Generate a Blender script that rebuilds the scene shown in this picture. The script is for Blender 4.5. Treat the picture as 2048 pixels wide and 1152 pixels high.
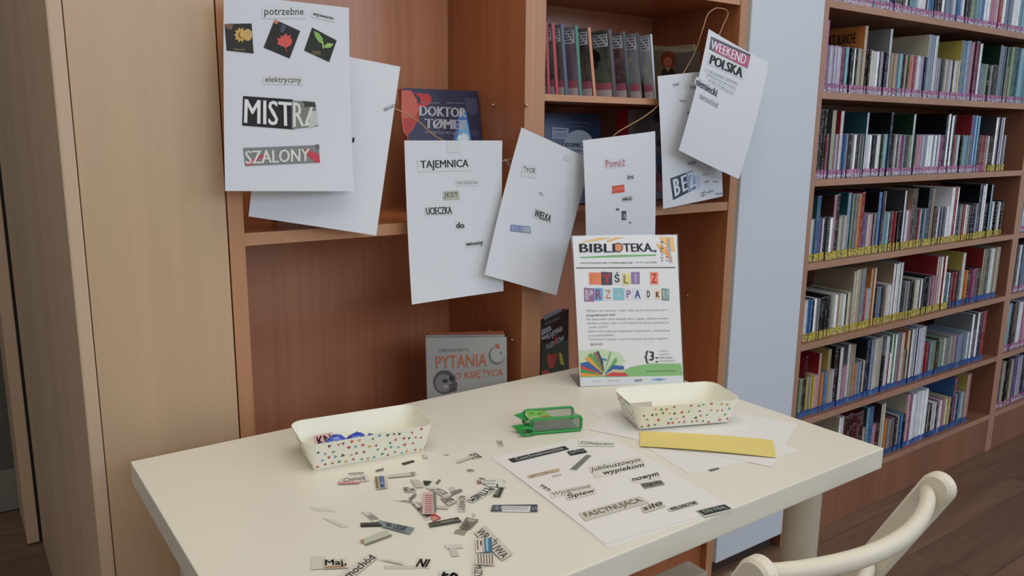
import bpy, bmesh, math, random, re
from mathutils import Vector, Matrix
random.seed(7)
SC = bpy.context.scene
COL = SC.collection
for o in list(bpy.data.objects): bpy.data.objects.remove(o)

# ------------------------------------------------------------------ camera, world, lights, exposure
F_PX, YAW, PITCH, ROLL = 1595.869, 0.62306091, -0.19542948, 0.01063872
CAM = Vector((0, 0, 1.228))
_f = Vector((math.sin(YAW)*math.cos(PITCH), math.cos(YAW)*math.cos(PITCH), math.sin(PITCH)))
_r0 = Vector((math.cos(YAW), -math.sin(YAW), 0)); _u0 = _r0.cross(_f)
CR = math.cos(ROLL)*_r0 + math.sin(ROLL)*_u0
CU = -math.sin(ROLL)*_r0 + math.cos(ROLL)*_u0
CF = _f
cam = bpy.data.cameras.new('camera'); cam_o = bpy.data.objects.new('camera', cam); COL.objects.link(cam_o)
cam.sensor_width = 36; cam.lens = F_PX/2048*36; cam.clip_start = .02
M = Matrix((CR, CU, -CF)).transposed().to_4x4(); M.translation = CAM
cam_o.matrix_world = M; SC.camera = cam_o

w = bpy.data.worlds.new('world'); SC.world = w; w.use_nodes = True
w.node_tree.nodes['Background'].inputs[0].default_value = (1, .975, .94, 1)
w.node_tree.nodes['Background'].inputs[1].default_value = .38
def area(name, loc, target, sx, sy, power, col):
    l = bpy.data.lights.new(name, 'AREA'); l.shape = 'RECTANGLE'; l.size = sx; l.size_y = sy
    l.energy = power; l.color = col
    o = bpy.data.objects.new(name, l); COL.objects.link(o); o.location = loc
    o.rotation_euler = (Vector(target)-Vector(loc)).to_track_quat('-Z', 'Y').to_euler(); return o
area('ceiling_lamp', (.6, .35, 2.95), (.62, .45, 0), 2.2, 1.5, 23, (1, .935, .84))
area('ceiling_lamp', (3.4, -1.2, 2.95), (3.4, -1.1, 0), 2.0, 1.2, 8, (1, .94, .86))
area('window_and_fill_light', (4.9, -3.2, 2.5), (4.3, 3.0, 1.2), 2.8, 1.6, 52, (.52, .72, 1))
area('window_and_fill_light', (.7, -3.3, 2.45), (1.0, 3.0, 1.6), 2.8, 1.3, 46, (.72, .85, 1))  # added fill, not a known window; brightens shelf interiors and back-panel glare
vs = SC.view_settings; vs.view_transform = 'Standard'; vs.look = 'None'; vs.gamma = 1; vs.use_curve_mapping = False
vs.exposure = 0.0

# ------------------------------------------------------------------ pixel rays, materials, mesh helpers
def ray(x, y): return CF + CR*((x-1024)/F_PX) - CU*((y-576)/F_PX)
def atY(x, y, Y): d = ray(x, y); return CAM + d*(Y/d.y)
def atZ(x, y, Z): d = ray(x, y); return CAM + d*((Z-CAM.z)/d.z)
def xbase(px, Y, Z):
    k = px-1024; cz = Z-CAM.z
    return (k*(Y*CF.y+cz*CF.z) - F_PX*(Y*CR.y+cz*CR.z))/(F_PX*CR.x-k*CF.x)
def lin(c): return tuple(((v/255)/12.92 if v/255 <= .04045 else ((v/255+.055)/1.055)**2.4) for v in c)+(1,)
MATS = {}
def mat(name, rgb, rough=.6, spec=.5, metal=0, alpha=1, trans=0, noise=0, nscale=40, bump=0, coat=0):
    if name in MATS: return MATS[name]
    m = bpy.data.materials.new(name); m.use_nodes = True; nt = m.node_tree; b = nt.nodes['Principled BSDF']
    b.inputs['Base Color'].default_value = lin(rgb); b.inputs['Roughness'].default_value = rough
    b.inputs['Specular IOR Level'].default_value = spec; b.inputs['Metallic'].default_value = metal
    b.inputs['Alpha'].default_value = alpha; b.inputs['Transmission Weight'].default_value = trans
    b.inputs['Coat Weight'].default_value = coat
    if noise or bump:
        tc = nt.nodes.new('ShaderNodeTexCoord'); n = nt.nodes.new('ShaderNodeTexNoise'); n.inputs['Scale'].default_value = nscale
        n.inputs['Detail'].default_value = 4
        nt.links.new(tc.outputs['Object'], n.inputs['Vector'])
        if noise:
            h = nt.nodes.new('ShaderNodeHueSaturation'); h.inputs['Color'].default_value = lin(rgb)
            mr = nt.nodes.new('ShaderNodeMapRange'); mr.inputs[3].default_value = 1-noise; mr.inputs[4].default_value = 1+noise
            nt.links.new(n.outputs['Fac'], mr.inputs[0]); nt.links.new(mr.outputs[0], h.inputs['Value']); nt.links.new(h.outputs[0], b.inputs['Base Color'])
        if bump:
            bp = nt.nodes.new('ShaderNodeBump'); bp.inputs['Strength'].default_value = bump; bp.inputs['Distance'].default_value = .002
            nt.links.new(n.outputs['Fac'], bp.inputs['Height']); nt.links.new(bp.outputs[0], b.inputs['Normal'])
    MATS[name] = m; return m
def wood(name, c1, c2, stretch=(60, 60, 1.6), rough=.38, vary=0, bump=.05, big=.5, coat=0):
    """grain: noise drawn out along one object axis, mixed between two tones"""
    if name in MATS: return MATS[name]
    m = bpy.data.materials.new(name); m.use_nodes = True; nt = m.node_tree; b = nt.nodes['Principled BSDF']; L = nt.links.new
    tc = nt.nodes.new('ShaderNodeTexCoord'); mp = nt.nodes.new('ShaderNodeMapping'); mp.inputs['Scale'].default_value = stretch
    oi = nt.nodes.new('ShaderNodeObjectInfo'); ad = nt.nodes.new('ShaderNodeVectorMath'); ad.operation = 'MULTIPLY_ADD'
    L(tc.outputs['Object'], ad.inputs[0]); ad.inputs[1].default_value = (1, 1, 1)
    cb = nt.nodes.new('ShaderNodeCombineXYZ'); mu = nt.nodes.new('ShaderNodeMath'); mu.operation = 'MULTIPLY'; mu.inputs[1].default_value = 7.3
    L(oi.outputs['Random'], mu.inputs[0]); [L(mu.outputs[0], cb.inputs[i]) for i in range(3)]; L(cb.outputs[0], ad.inputs[2]); L(ad.outputs[0], mp.inputs['Vector'])
    n = nt.nodes.new('ShaderNodeTexNoise'); n.inputs['Scale'].default_value = 1; n.inputs['Detail'].default_value = 6; n.inputs['Roughness'].default_value = .62
    L(mp.outputs[0], n.inputs['Vector'])
    mp2 = nt.nodes.new('ShaderNodeMapping'); mp2.inputs['Scale'].default_value = [s*.12 for s in stretch]; L(ad.outputs[0], mp2.inputs['Vector'])
    n2 = nt.nodes.new('ShaderNodeTexNoise'); n2.inputs['Scale'].default_value = 1; n2.inputs['Detail'].default_value = 3; L(mp2.outputs[0], n2.inputs['Vector'])
    mx = nt.nodes.new('ShaderNodeMath'); mx.operation = 'MULTIPLY_ADD'; mx.inputs[1].default_value = big
    m3 = nt.nodes.new('ShaderNodeMath'); m3.operation = 'MULTIPLY'; m3.inputs[1].default_value = 1-big
    L(n.outputs['Fac'], m3.inputs[0]); L(n2.outputs['Fac'], mx.inputs[0]); L(m3.outputs[0], mx.inputs[2])
    cr = nt.nodes.new('ShaderNodeValToRGB'); cr.color_ramp.elements[0].position = .32; cr.color_ramp.elements[1].position = .68
    cr.color_ramp.elements[0].color = lin(c1); cr.color_ramp.elements[1].color = lin(c2); L(mx.outputs[0], cr.inputs[0])
    h = nt.nodes.new('ShaderNodeHueSaturation'); L(cr.outputs[0], h.inputs['Color'])
    mr = nt.nodes.new('ShaderNodeMapRange'); mr.inputs[3].default_value = 1-vary; mr.inputs[4].default_value = 1+vary
    L(oi.outputs['Random'], mr.inputs[0]); L(mr.outputs[0], h.inputs['Value']); L(h.outputs[0], b.inputs['Base Color'])
    bp = nt.nodes.new('ShaderNodeBump'); bp.inputs['Strength'].default_value = bump; bp.inputs['Distance'].default_value = .001
    L(n.outputs['Fac'], bp.inputs['Height']); L(bp.outputs[0], b.inputs['Normal']); L(bp.outputs[0], b.inputs['Coat Normal'])
    b.inputs['Roughness'].default_value = rough; b.inputs['Coat Weight'].default_value = coat; b.inputs['Coat Roughness'].default_value = .2
    MATS[name] = m; return m
CHERRY = wood('cherry_laminate', (158, 92, 56), (186, 118, 76), (70, 70, 2.0), rough=.36)
CHERRY_IN = wood('cherry_laminate_back', (182, 118, 82), (206, 142, 104), (110, 110, 1.5), rough=.38, bump=.5, coat=.9)
EDGE = wood('cherry_edging', (172, 122, 88), (196, 144, 106), (20, 70, 70), rough=.42)
EDGE_V = wood('cherry_edging_upright', (170, 120, 86), (194, 142, 104), (70, 70, 2), rough=.42)
EDGE_H = EDGE
MAPLE = wood('maple_laminate', (182, 152, 122), (198, 168, 134), (55, 55, 1.2), rough=.42, big=.7)
MAPLE_D = wood('maple_laminate_side', (184, 158, 130), (200, 174, 146), (55, 55, 1.2), rough=.45, big=.7)
FLOORW = wood('floor_planks_wood', (84, 62, 48), (128, 100, 78), (2.2, 40, 40), rough=.42, vary=.16, bump=.15)
CREAM = mat('cream_lacquer', (228, 222, 206), .34, noise=.015, nscale=3)
CREAM_M = mat('cream_painted_wood', (224, 215, 194), .40, noise=.02, nscale=5)
PAPER = mat('white_paper', (211, 214, 220), .85, spec=.2, noise=.01, nscale=12)
PAPER_T = mat('white_paper_on_table', (226, 223, 218), .8, spec=.25, noise=.01, nscale=12)
WHITE = mat('white_wall_paint', (204, 210, 218), .7, noise=.02, nscale=2, bump=.03)
def flat(rgb, rough=.6): return mat('print_%02x%02x%02x' % tuple(rgb), rgb, rough)
INK = flat((26, 26, 26)); 

def tagp(o, label=None, cat=None, group=None, kind=None):
    if label: o['label'] = label
    if cat: o['category'] = cat
    if group: o['group'] = group
    if kind: o['kind'] = kind
    return o
def empty(name, loc=(0, 0, 0), **k):
    o = bpy.data.objects.new(name, None); o.empty_display_size = .05; COL.objects.link(o); o.location = loc; return tagp(o, **k)
def raw(name, verts, faces, mats, parent=None, mi=None, smooth=False, **k):
    """verts in world space; child objects keep world placement"""
    me = bpy.data.meshes.new(name)
    off = Vector((0, 0, 0))
    if parent is not None:
        off = Vector(parent.location)
        if parent.parent: off = off + Vector(parent.parent.location)
    me.from_pydata([tuple(Vector(v)-off) for v in verts], [], faces)
    for m in (mats if isinstance(mats, (list, tuple)) else [mats]): me.materials.append(m)
    if mi:
        for p, i in zip(me.polygons, mi): p.material_index = i
    if smooth:
        for p in me.polygons: p.use_smooth = True
    me.update()
    o = bpy.data.objects.new(name, me); COL.objects.link(o)
    if parent is not None: o.parent = parent
    return tagp(o, **k)
def box_vf(x0, x1, y0, y1, z0, z1, bv=0):
    if bv <= 0:
        v = [(x, y, z) for x in (x0, x1) for y in (y0, y1) for z in (z0, z1)]
        return v, [(0, 1, 3, 2), (4, 6, 7, 5), (0, 4, 5, 1), (2, 3, 7, 6), (0, 2, 6, 4), (1, 5, 7, 3)]
    bm = bmesh.new(); r = bmesh.ops.create_cube(bm, size=1)
    for v in bm.verts: v.co = ((x0+x1)/2+v.co.x*(x1-x0), (y0+y1)/2+v.co.y*(y1-y0), (z0+z1)/2+v.co.z*(z1-z0))
    bmesh.ops.bevel(bm, geom=bm.edges[:], offset=bv, segments=2, affect='EDGES', profile=.6)
    bm.verts.index_update(); V = [tuple(v.co) for v in bm.verts]; Fc = [tuple(v.index for v in f.verts) for f in bm.faces]; bm.free()
    return V, Fc
def box(name, x0, x1, y0, y1, z0, z1, m, parent=None, bv=.0008, **k):
    V, Fc = box_vf(x0, x1, y0, y1, z0, z1, bv); return raw(name, V, Fc, m, parent, **k)
def tube_vf(pts, rad, seg=10, cap=True, flatten=None):
    pts = [Vector(p) for p in pts]; V = []; Fc = []; up = Vector((0, 0, 1)); prev = None
    for i, p in enumerate(pts):
        t = (pts[min(i+1, len(pts)-1)]-pts[max(i-1, 0)]).normalized()
        if prev is None:
            a = t.cross(up); a = a if a.length > .05 else t.cross(Vector((1, 0, 0)))
        else: a = prev-t*prev.dot(t)
        a.normalize(); prev = a; b = t.cross(a)
        r = rad[i] if isinstance(rad, (list, tuple)) else rad
        for s in range(seg):
            an = 2*math.pi*s/seg; V.append(tuple(p+a*math.cos(an)*r*(flatten or 1)+b*math.sin(an)*r))
    for i in range(len(pts)-1):
        for s in range(seg): Fc.append((i*seg+s, i*seg+(s+1) % seg, (i+1)*seg+(s+1) % seg, (i+1)*seg+s))
    if cap: Fc.append(tuple(range(seg-1, -1, -1))); Fc.append(tuple(range((len(pts)-1)*seg, len(pts)*seg)))
    return V, Fc
def tube(name, pts, rad, m, parent=None, seg=10, flatten=None, **k):
    V, Fc = tube_vf(pts, rad, seg, flatten=flatten); return raw(name, V, Fc, m, parent, smooth=True, **k)

TEXTS = {}
def text_geo(s, bold=0, shear=0):
    key = (s, bold, shear)
    if key in TEXTS: return TEXTS[key]
    cu = bpy.data.curves.new('t', 'FONT'); cu.body = s; cu.size = 1; cu.shear = shear; cu.resolution_u = 2; cu.fill_mode = 'FRONT'
    o = bpy.data.objects.new('t', cu); COL.objects.link(o); dg = bpy.context.evaluated_depsgraph_get(); dg.update()
    me = bpy.data.meshes.new_from_object(o.evaluated_get(dg))
    V = [(v.co.x, v.co.y) for v in me.vertices]; Fc = [tuple(p.vertices) for p in me.polygons]
    bpy.data.objects.remove(o); bpy.data.curves.remove(cu); bpy.data.meshes.remove(me)
    x0 = min(v[0] for v in V); x1 = max(v[0] for v in V); y0 = min(v[1] for v in V); y1 = max(v[1] for v in V)
    if len(s.strip()) == 1 and x1-x0 < .25*(y1-y0): x0, x1 = x0-.28*(y1-y0), x1+.28*(y1-y0)
    if bold > 0:                              # heavier strokes: the same outline set three times, side by side
        k = len(V); d = bold*1.3; W0 = V; F0 = Fc; V = [(a-d, b) for a, b in W0]+[(a, b) for a, b in W0]+[(a+d, b) for a, b in W0]
        Fc = F0+[tuple(i+k for i in f) for f in F0]+[tuple(i+2*k for i in f) for f in F0]; x0 -= d; x1 += d
    V = [((a-x0)/(x1-x0), (b-y0)/(y1-y0)) for a, b in V]
    TEXTS[key] = (V, Fc); return TEXTS[key]

class Sheet:
    """a thin sheet or a flat face in space given by its corners TL,TR,BR,BL, with a little curl"""
    def __init__(s, c, bu=0, bv=0, th=.0003, curl=0):
        s.c = [Vector(p) for p in c]; s.bu, s.bv, s.th, s.curl = bu, bv, th, curl
        s.ex = ((s.c[1]-s.c[0])+(s.c[2]-s.c[3]))/2; s.ey = ((s.c[3]-s.c[0])+(s.c[2]-s.c[1]))/2
        s.n = s.ex.cross(s.ey).normalized(); s.mid = sum(s.c, Vector())/4
        if s.n.dot(CAM-s.mid) < 0: s.n = -s.n
    def P(s, u, v, off=0):
        p = s.c[0]*(1-u)*(1-v)+s.c[1]*u*(1-v)+s.c[2]*u*v+s.c[3]*(1-u)*v
        b = s.bu*4*u*(1-u)+s.bv*4*v*(1-v)+s.curl*max(0, v-.6)**2*6
        return p+s.n*(b+off)
    def uv(s, x, y):
        u, v = .5, .5
        d = ray(x, y)
        for _ in range(6):                       # Newton on the curved surface
            p = s.P(u, v); t = (p-CAM).dot(s.n)/d.dot(s.n); q = CAM+d*t-p
            a, b, c = s.ex.dot(s.ex), s.ex.dot(s.ey), s.ey.dot(s.ey); e1, e2 = q.dot(s.ex), q.dot(s.ey); D = a*c-b*b
            u += (e1*c-e2*b)/D; v += (a*e2-b*e1)/D
        return u, v
    def build(s, name, m, parent=None, nu=8, nv=12, **k):
        V = []; Fc = []
        for off in (0, -s.th):
            for j in range(nv+1):
                for i in range(nu+1): V.append(s.P(i/nu, j/nv, off))
        N = (nu+1)*(nv+1); I = lambda i, j, l: l*N+j*(nu+1)+i
        for j in range(nv):
            for i in range(nu):
                Fc.append((I(i, j, 0), I(i, j+1, 0), I(i+1, j+1, 0), I(i+1, j, 0))); Fc.append((I(i, j, 1), I(i+1, j, 1), I(i+1, j+1, 1), I(i, j+1, 1)))
        for i in range(nu): Fc += [(I(i, 0, 0), I(i+1, 0, 0), I(i+1, 0, 1), I(i, 0, 1)), (I(i, nv, 0), I(i, nv, 1), I(i+1, nv, 1), I(i+1, nv, 0))]
        for j in range(nv): Fc += [(I(0, j, 0), I(0, j, 1), I(0, j+1, 1), I(0, j+1, 0)), (I(nu, j, 0), I(nu, j+1, 0), I(nu, j+1, 1), I(nu, j, 1))]
        return raw(name, V, Fc, m, parent, **k)
    # printed or glued shapes, all given on the surface
    def quad_uv(s, q): return [s.uv(*p) for p in q]
    def patch(s, name, quv, m, parent, off=.0004, nu=5, nv=2, th=None):
        V = []; Fc = []
        for j in range(nv+1):
            for i in range(nu+1):
                a, b = i/nu, j/nv
                u = quv[0][0]*(1-a)*(1-b)+quv[1][0]*a*(1-b)+quv[2][0]*a*b+quv[3][0]*(1-a)*b
                v = quv[0][1]*(1-a)*(1-b)+quv[1][1]*a*(1-b)+quv[2][1]*a*b+quv[3][1]*(1-a)*b
                V.append(s.P(u, v, off))
        for j in range(nv):
            for i in range(nu): k0 = j*(nu+1)+i; Fc.append((k0, k0+nu+1, k0+nu+2, k0+1))
        return raw(name, V, Fc, m, parent)
    def text(s, quv, body, m, parent, off=.0008, bold=0, shear=0, mx=.06, my=.16, name='lettering'):
        TV, TF = text_geo(body, bold, shear); V = []
        for a, b in TV:
            a = mx+a*(1-2*mx); b = 1-(my+b*(1-2*my))
            u = quv[0][0]*(1-a)*(1-b)+quv[1][0]*a*(1-b)+quv[2][0]*a*b+quv[3][0]*(1-a)*b
            v = quv[0][1]*(1-a)*(1-b)+quv[1][1]*a*(1-b)+quv[2][1]*a*b+quv[3][1]*(1-a)*b
            V.append(s.P(u, v, off))
        return raw(name, V, TF, m, parent)
    def poly(s, name, pts, m, parent, off=.0005, uv=False):
        q = pts if uv else [s.uv(*p) for p in pts]
        return raw(name, [s.P(u, v, off) for u, v in q], [tuple(range(len(q)))], m, parent)
def ell(cx, cy, rx, ry, n=20): return [(cx+rx*math.cos(2*math.pi*i/n), cy+ry*math.sin(2*math.pi*i/n)) for i in range(n)]
def strip(ax, ay, bx, by, h):
    """pixel quad TL,TR,BR,BL of a strip from a to b (mid line) with pixel height h straight down the picture"""
    return [(ax, ay-h/2), (bx, by-h/2), (bx, by+h/2), (ax, ay+h/2)]
def bars(S, rects, m, parent, name='lettering', off=.0008):
    """many small flat quads (fine print too small to read) as one printed part; rects in uv"""
    V = []; Fc = []
    for u0, v0, u1, v1 in rects:
        k = len(V); V += [S.P(u0, v0, off), S.P(u1, v0, off), S.P(u1, v1, off), S.P(u0, v1, off)]; Fc.append((k, k+3, k+2, k+1))
    return raw(name, V, Fc, m, parent)

# ================================================================== STRUCTURE
fl = box('floor', -2.2, 5.6, -2.0, 3.2, -.03, -.0085, mat('subfloor', (60, 45, 36), .8), bv=0, kind='structure')
PW = .192
plank_me = {}
y = -2.0; row = 0
while y < 3.2:
    x = -2.2-(row*.47 % 1.28)
    while x < 5.6:
        x0, x1 = max(x, -2.2), min(x+1.28, 5.6)
        if x1-x0 > .05:
            key = round(x1-x0, 3)
            if key not in plank_me:
                V, Fc = box_vf(.0008, x1-x0-.0008, .0008, PW-.0008, -.0085, 0, .0007)
                me = bpy.data.meshes.new('plank'); me.from_pydata(V, [], Fc); me.materials.append(FLOORW); plank_me[key] = me
            p = bpy.data.objects.new('plank', plank_me[key]); COL.objects.link(p); p.parent = fl; p.location = (x0, y, 0)
        x += 1.28
    y += PW; row += 1

# white wall panel between the two runs of bookcases, on a recessed brown plinth
box('wall_back', 1.650, 1.945, 1.312, 1.72, .052, 3.0, WHITE, bv=.002, kind='structure')
box('baseboard_back', 1.668, 1.94, 1.345, 1.70, 0, .052, mat('dark_plinth', (62, 44, 36), .6), bv=0, kind='structure')
box('trim_1', 1.627, 1.650, 1.322, 1.70, .052, 3.0, wood('beige_trim', (176, 160, 132), (190, 176, 150), (60, 60, 2)), kind='structure')
box('wall_rear', .376, 5.6, 1.72, 1.80, 0, 3.0, mat('rear_wall_paint', (206, 208, 206), .8, noise=.02, nscale=2), bv=0, kind='structure')
box('wall_left', -2.2, .40, 2.90, 3.0, 0, 3.0, mat('left_wall_paint', (86, 82, 74), .8, noise=.02, nscale=2), bv=0, kind='structure')  # whitish wall, the dimness of the corridor put into its colour
box('baseboard_left', -2.2, .145, 2.882, 2.899, .004, .14, mat('white_skirting_dimmed', (118, 115, 106), .5), bv=.002, kind='structure')  # white skirting, darkened in colour like the wall behind it
# open door leaf at far left, seen edge on
d1 = empty('door_1', (.118, 2.60, 0), kind='structure')
box('door_leaf', .107, .1385, 2.60, 2.875, .006, 2.1, MAPLE_D, d1, bv=.0015)
box('edge_seal', .1386, .1455, 2.597, 2.62, .006, 2.1, mat('black_rubber', (8, 8, 8), .8), d1, bv=.0005)

# ================================================================== MAPLE CABINET
mc = empty('tall_cabinet', (.26, 1.45, 0), label='tall maple cabinet with plain door at the left end of the bookcases', cat='cabinet')
box('side_panel', .146, .166, 1.303, 2.86, 0, 2.25, MAPLE_D, mc, bv=.003)
box('front_panel', .1672, .3725, 1.306, 1.324, .002, 2.25, MAPLE, mc, bv=.001)
box('inner_panel', .352, .3725, 1.3245, 1.70, 0, 2.25, MAPLE_D, mc)
box('top_panel', .1665, .3515, 1.3245, 1.70, 2.23, 2.25, MAPLE_D, mc)
box('back_panel', .1665, .3515, 1.70, 1.712, 0, 2.25, MAPLE_D, mc)

# ================================================================== OPEN CHERRY BOOKCASES BEHIND THE TABLE
def open_case(x0, x1, shelves, label, th=.025):
    t = empty('bookcase', ((x0+x1)/2, 1.455, 0), label=label, cat='bookcase')
    for a, b in ((x0, x0+th), (x1-th, x1)):
        s = box('side_panel', a, b, 1.3072, 1.605, 0, 2.2, CHERRY, t)
        box('edging', a, b, 1.305, 1.3070, 0, 2.2, EDGE_V, s, bv=.0005)
    box('back_panel', x0+th, x1-th, 1.597, 1.605, .08, 2.18, CHERRY_IN, t)
    box('plinth', x0+th, x1-th, 1.325, 1.343, 0, .139, CHERRY, t)
    for z, tk in shelves:
        s = box('shelf', x0+th+.0003, x1-th-.0003, 1.3092, 1.5965, z-tk, z, CHERRY, t)
        box('edging', x0+th+.0003, x1-th-.0003, 1.307, 1.3090, z-tk, z, EDGE_H, s, bv=.0005)
    return t
bcl = open_case(.3745, .989, [(1.058, .021), (.55, .021), (.16, .02), (1.80, .02), (2.2, .02)], 'empty looking cherry wood bookcase left of the middle uprights, behind the table')
bcr = open_case(.989, 1.625, [(1.300, .0135), (1.058, .021), (.55, .021), (.16, .02), (1.545, .02), (1.82, .02), (2.2, .02)], 'cherry wood bookcase with a row of thin picture books, beside the white wall panel')
PEG = mat('shelf_peg_metal', (190, 160, 110), .35, metal=.6)
def peg(case, x, Y, z, side):
    V, Fc = tube_vf([(x, Y, z), (x+side*.004, Y, z), (x+side*.007, Y, z)], [.0035, .0035, .0022], 10)
    raw('shelf_peg', V, Fc, PEG, case, smooth=True)
peg(bcl, .964, 1.412, 1.2785, -1)
peg(bcl, .964, 1.420, .792, -1)
peg(bcr, 1.60, 1.42, .80, -1); peg(bcr, 1.60, 1.42, 1.215, -1)
for px_, py_, cs in ((1051, 211, bcl), (1040, 681, bcl)):
    p = atY(px_, py_, 1.305) if px_ > 1042 else None
    if p is None: p = Vector((.964, 1.335, .79)); peg(cs, .964, 1.335, .790, -1)
    else:
        V, Fc = tube_vf([(p.x, 1.305, p.z), (p.x, 1.301, p.z), (p.x, 1.299, p.z)], [.0035, .0035, .002], 10); raw('shelf_peg', V, Fc, PEG, cs, smooth=True)

# ================================================================== BOOKCASES AT THE RIGHT
RSH = [1.576, 1.339, 1.102, .865, .628, .391, .154]
CHERRY_DIM = wood('cherry_laminate_dim', (126, 82, 62), (150, 102, 78), (70, 70, 2.0), rough=.4)  # these three: cherry tones darkened in the colour for the dim right end
EDGE_DIM = wood('cherry_edging_dim', (158, 118, 96), (180, 138, 114), (20, 70, 70), rough=.42)
EDGE_DIM_V = wood('cherry_edging_upright_dim', (156, 116, 94), (178, 136, 112), (70, 70, 2), rough=.42)
def wall_case(x0, x1, label):
    th = .023
    t = empty('bookcase', ((x0+x1)/2, 1.47, 0), label=label, cat='bookcase')
    for a, b in ((x0, x0+th), (x1-th, x1)):
        s = box('side_panel', a, b, 1.3222, 1.62, 0, 2.15, CHERRY_DIM, t)
        box('edging', a, b, 1.320, 1.322, 0, 2.15, EDGE_DIM_V, s, bv=.0005)
    box('back_panel', x0+th, x1-th, 1.612, 1.62, .154, 2.13, CHERRY_DIM, t)
    box('plinth', x0+th, x1-th, 1.3215, 1.34, 0, .1345, CHERRY_DIM, t)
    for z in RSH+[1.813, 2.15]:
        s = box('shelf', x0+th+.0003, x1-th-.0003, 1.3222, 1.611, z-.019, z, CHERRY_DIM, t)
        box('edging', x0+th+.0003, x1-th-.0003, 1.320, 1.322, z-.019, z, EDGE_DIM, s, bv=.0005)
    return t
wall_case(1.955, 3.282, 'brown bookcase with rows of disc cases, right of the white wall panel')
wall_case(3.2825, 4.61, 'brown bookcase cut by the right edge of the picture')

# ================================================================== TABLE
tb = empty('table', (.683, .926, 0), label='cream rectangular table standing in front of the open bookcases', cat='table')
box('tabletop', .190, 1.1764, .6227, 1.2299, .706, .74, CREAM, tb, bv=.0018)
for lx, ly in ((1.108, .712), (.262, .712), (1.108, 1.160), (.262, 1.160)):
    tube('leg', [(lx, ly, .0), (lx, ly, .012), (lx, ly, .70), (lx, ly, .7055)], [.024, .0285, .0285, .034], CREAM_M, tb, seg=28)

# ================================================================== CHAIR
ch = empty('chair', (.871, .64, 0), label='white painted slatted folding chair tucked under the front of the table', cat='chair')
def bar_vf(p0, p1, wd, tk, rnd=6):
    """flat bar in a plane x = const from p0 to p1 with half-round ends; wd across, tk in x"""
    p0, p1 = Vector(p0), Vector(p1); d = (p1-p0).normalized(); s = Vector((0, -d.z, d.y)); prof = []
    for i in range(rnd*2+1): a = -math.pi/2+math.pi*i/(rnd*2); prof.append(p1+(d*math.cos(a)+s*math.sin(a))*wd/2)
    for i in range(rnd*2+1): a = math.pi/2+math.pi*i/(rnd*2); prof.append(p0+(d*math.cos(a)+s*math.sin(a))*wd/2)
    n = len(prof); V = []; r = .004; c = (p0+p1)/2
    ins = [c+(p-c)*1 for p in prof]
    def shrink(p, k):
        q = p-p0; t = max(0, min((p1-p0).length, q.dot(d))); base = p0+d*t; return base+(p-base)*(1-k/(wd/2))
    for xo, k in ((-tk/2, r), (-tk/2+r, 0), (tk/2-r, 0), (tk/2, r)):
        for p in prof: V.append(tuple(shrink(p, k)+Vector((xo, 0, 0))))
    Fc = [tuple(range(n-1, -1, -1)), tuple(range(3*n, 4*n))]
    for l in range(3):
        for i in range(n): Fc.append((l*n+i, l*n+(i+1) % n, (l+1)*n+(i+1) % n, (l+1)*n+i))
    return V, Fc
for xx in (.680, 1.064):
    V, Fc = bar_vf((xx, .873, .021), (xx, .4825, .757), .043, .022); raw('post', V, Fc, CREAM_M, ch)
for xx in (.703, 1.041):
    V, Fc = bar_vf((xx, .47, .018), (xx, .79, .47), .034, .020); raw('rear_leg', V, Fc, CREAM_M, ch)
def slat_curve(z, y0, bow, xr=(.692, 1.052)):
    return [(xr[0]+(xr[1]-xr[0])*i/16, y0-bow*math.sin(math.pi*i/16)**.8, z) for i in range(17)]
tube('back_slat', slat_curve(.750, .492, .05), .0125, CREAM_M, ch, seg=14, flatten=.8)
tube('back_slat', slat_curve(.612, .562, .045), .0125, CREAM_M, ch, seg=14, flatten=.8)
for xx in (.722, 1.022):
    box('seat_rail', xx-.010, xx+.010, .50, .885, .425, .455, CREAM_M, ch, bv=.004)
for i in range(6):
    yy = .515+i*.064; box('seat_slat', .712, 1.032, yy, yy+.048, .4555, .470, CREAM_M, ch, bv=.004)
tube('stretcher', [(.691, .80, .16), (1.053, .80, .16)], .009, CREAM_M, ch)

# ================================================================== PAPERS ON THE TWINE
def hanging(corners, label, bu=0, bv=0, curl=0):
    S = Sheet(corners, bu, bv, .0004, curl)
    o = S.build('paper_sheet', PAPER, label=label, cat='paper sheet', group=None)
    return S, o
def clip(S, o, q, rgb, body=None, ink=(25, 25, 25), bold=.01, shear=0, lay=1, name='word_cutting', mx=.05, my=.16, parts=None):
    """a cut-out word glued to the sheet: q = its four corners"""
    if sum(rgb) > 520: rgb = tuple(int(a*.25+b*.75) for a, b in zip(rgb, (208, 211, 214)))
    quv = S.quad_uv(q)
    c = S.patch(name, quv, mat('cutting_%d_%d_%d' % rgb, rgb, .7), o, off=.0003+.0003*lay)
    if body: S.text(quv, body, flat(ink), c, off=.00055+.0003*lay, bold=bold, shear=shear, mx=mx, my=my)
    if parts:
        for pts, col in parts: S.poly('print', pts, flat(col), c, off=.0005+.0003*lay)
    return c
BLUEW = (214, 220, 230)

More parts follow.
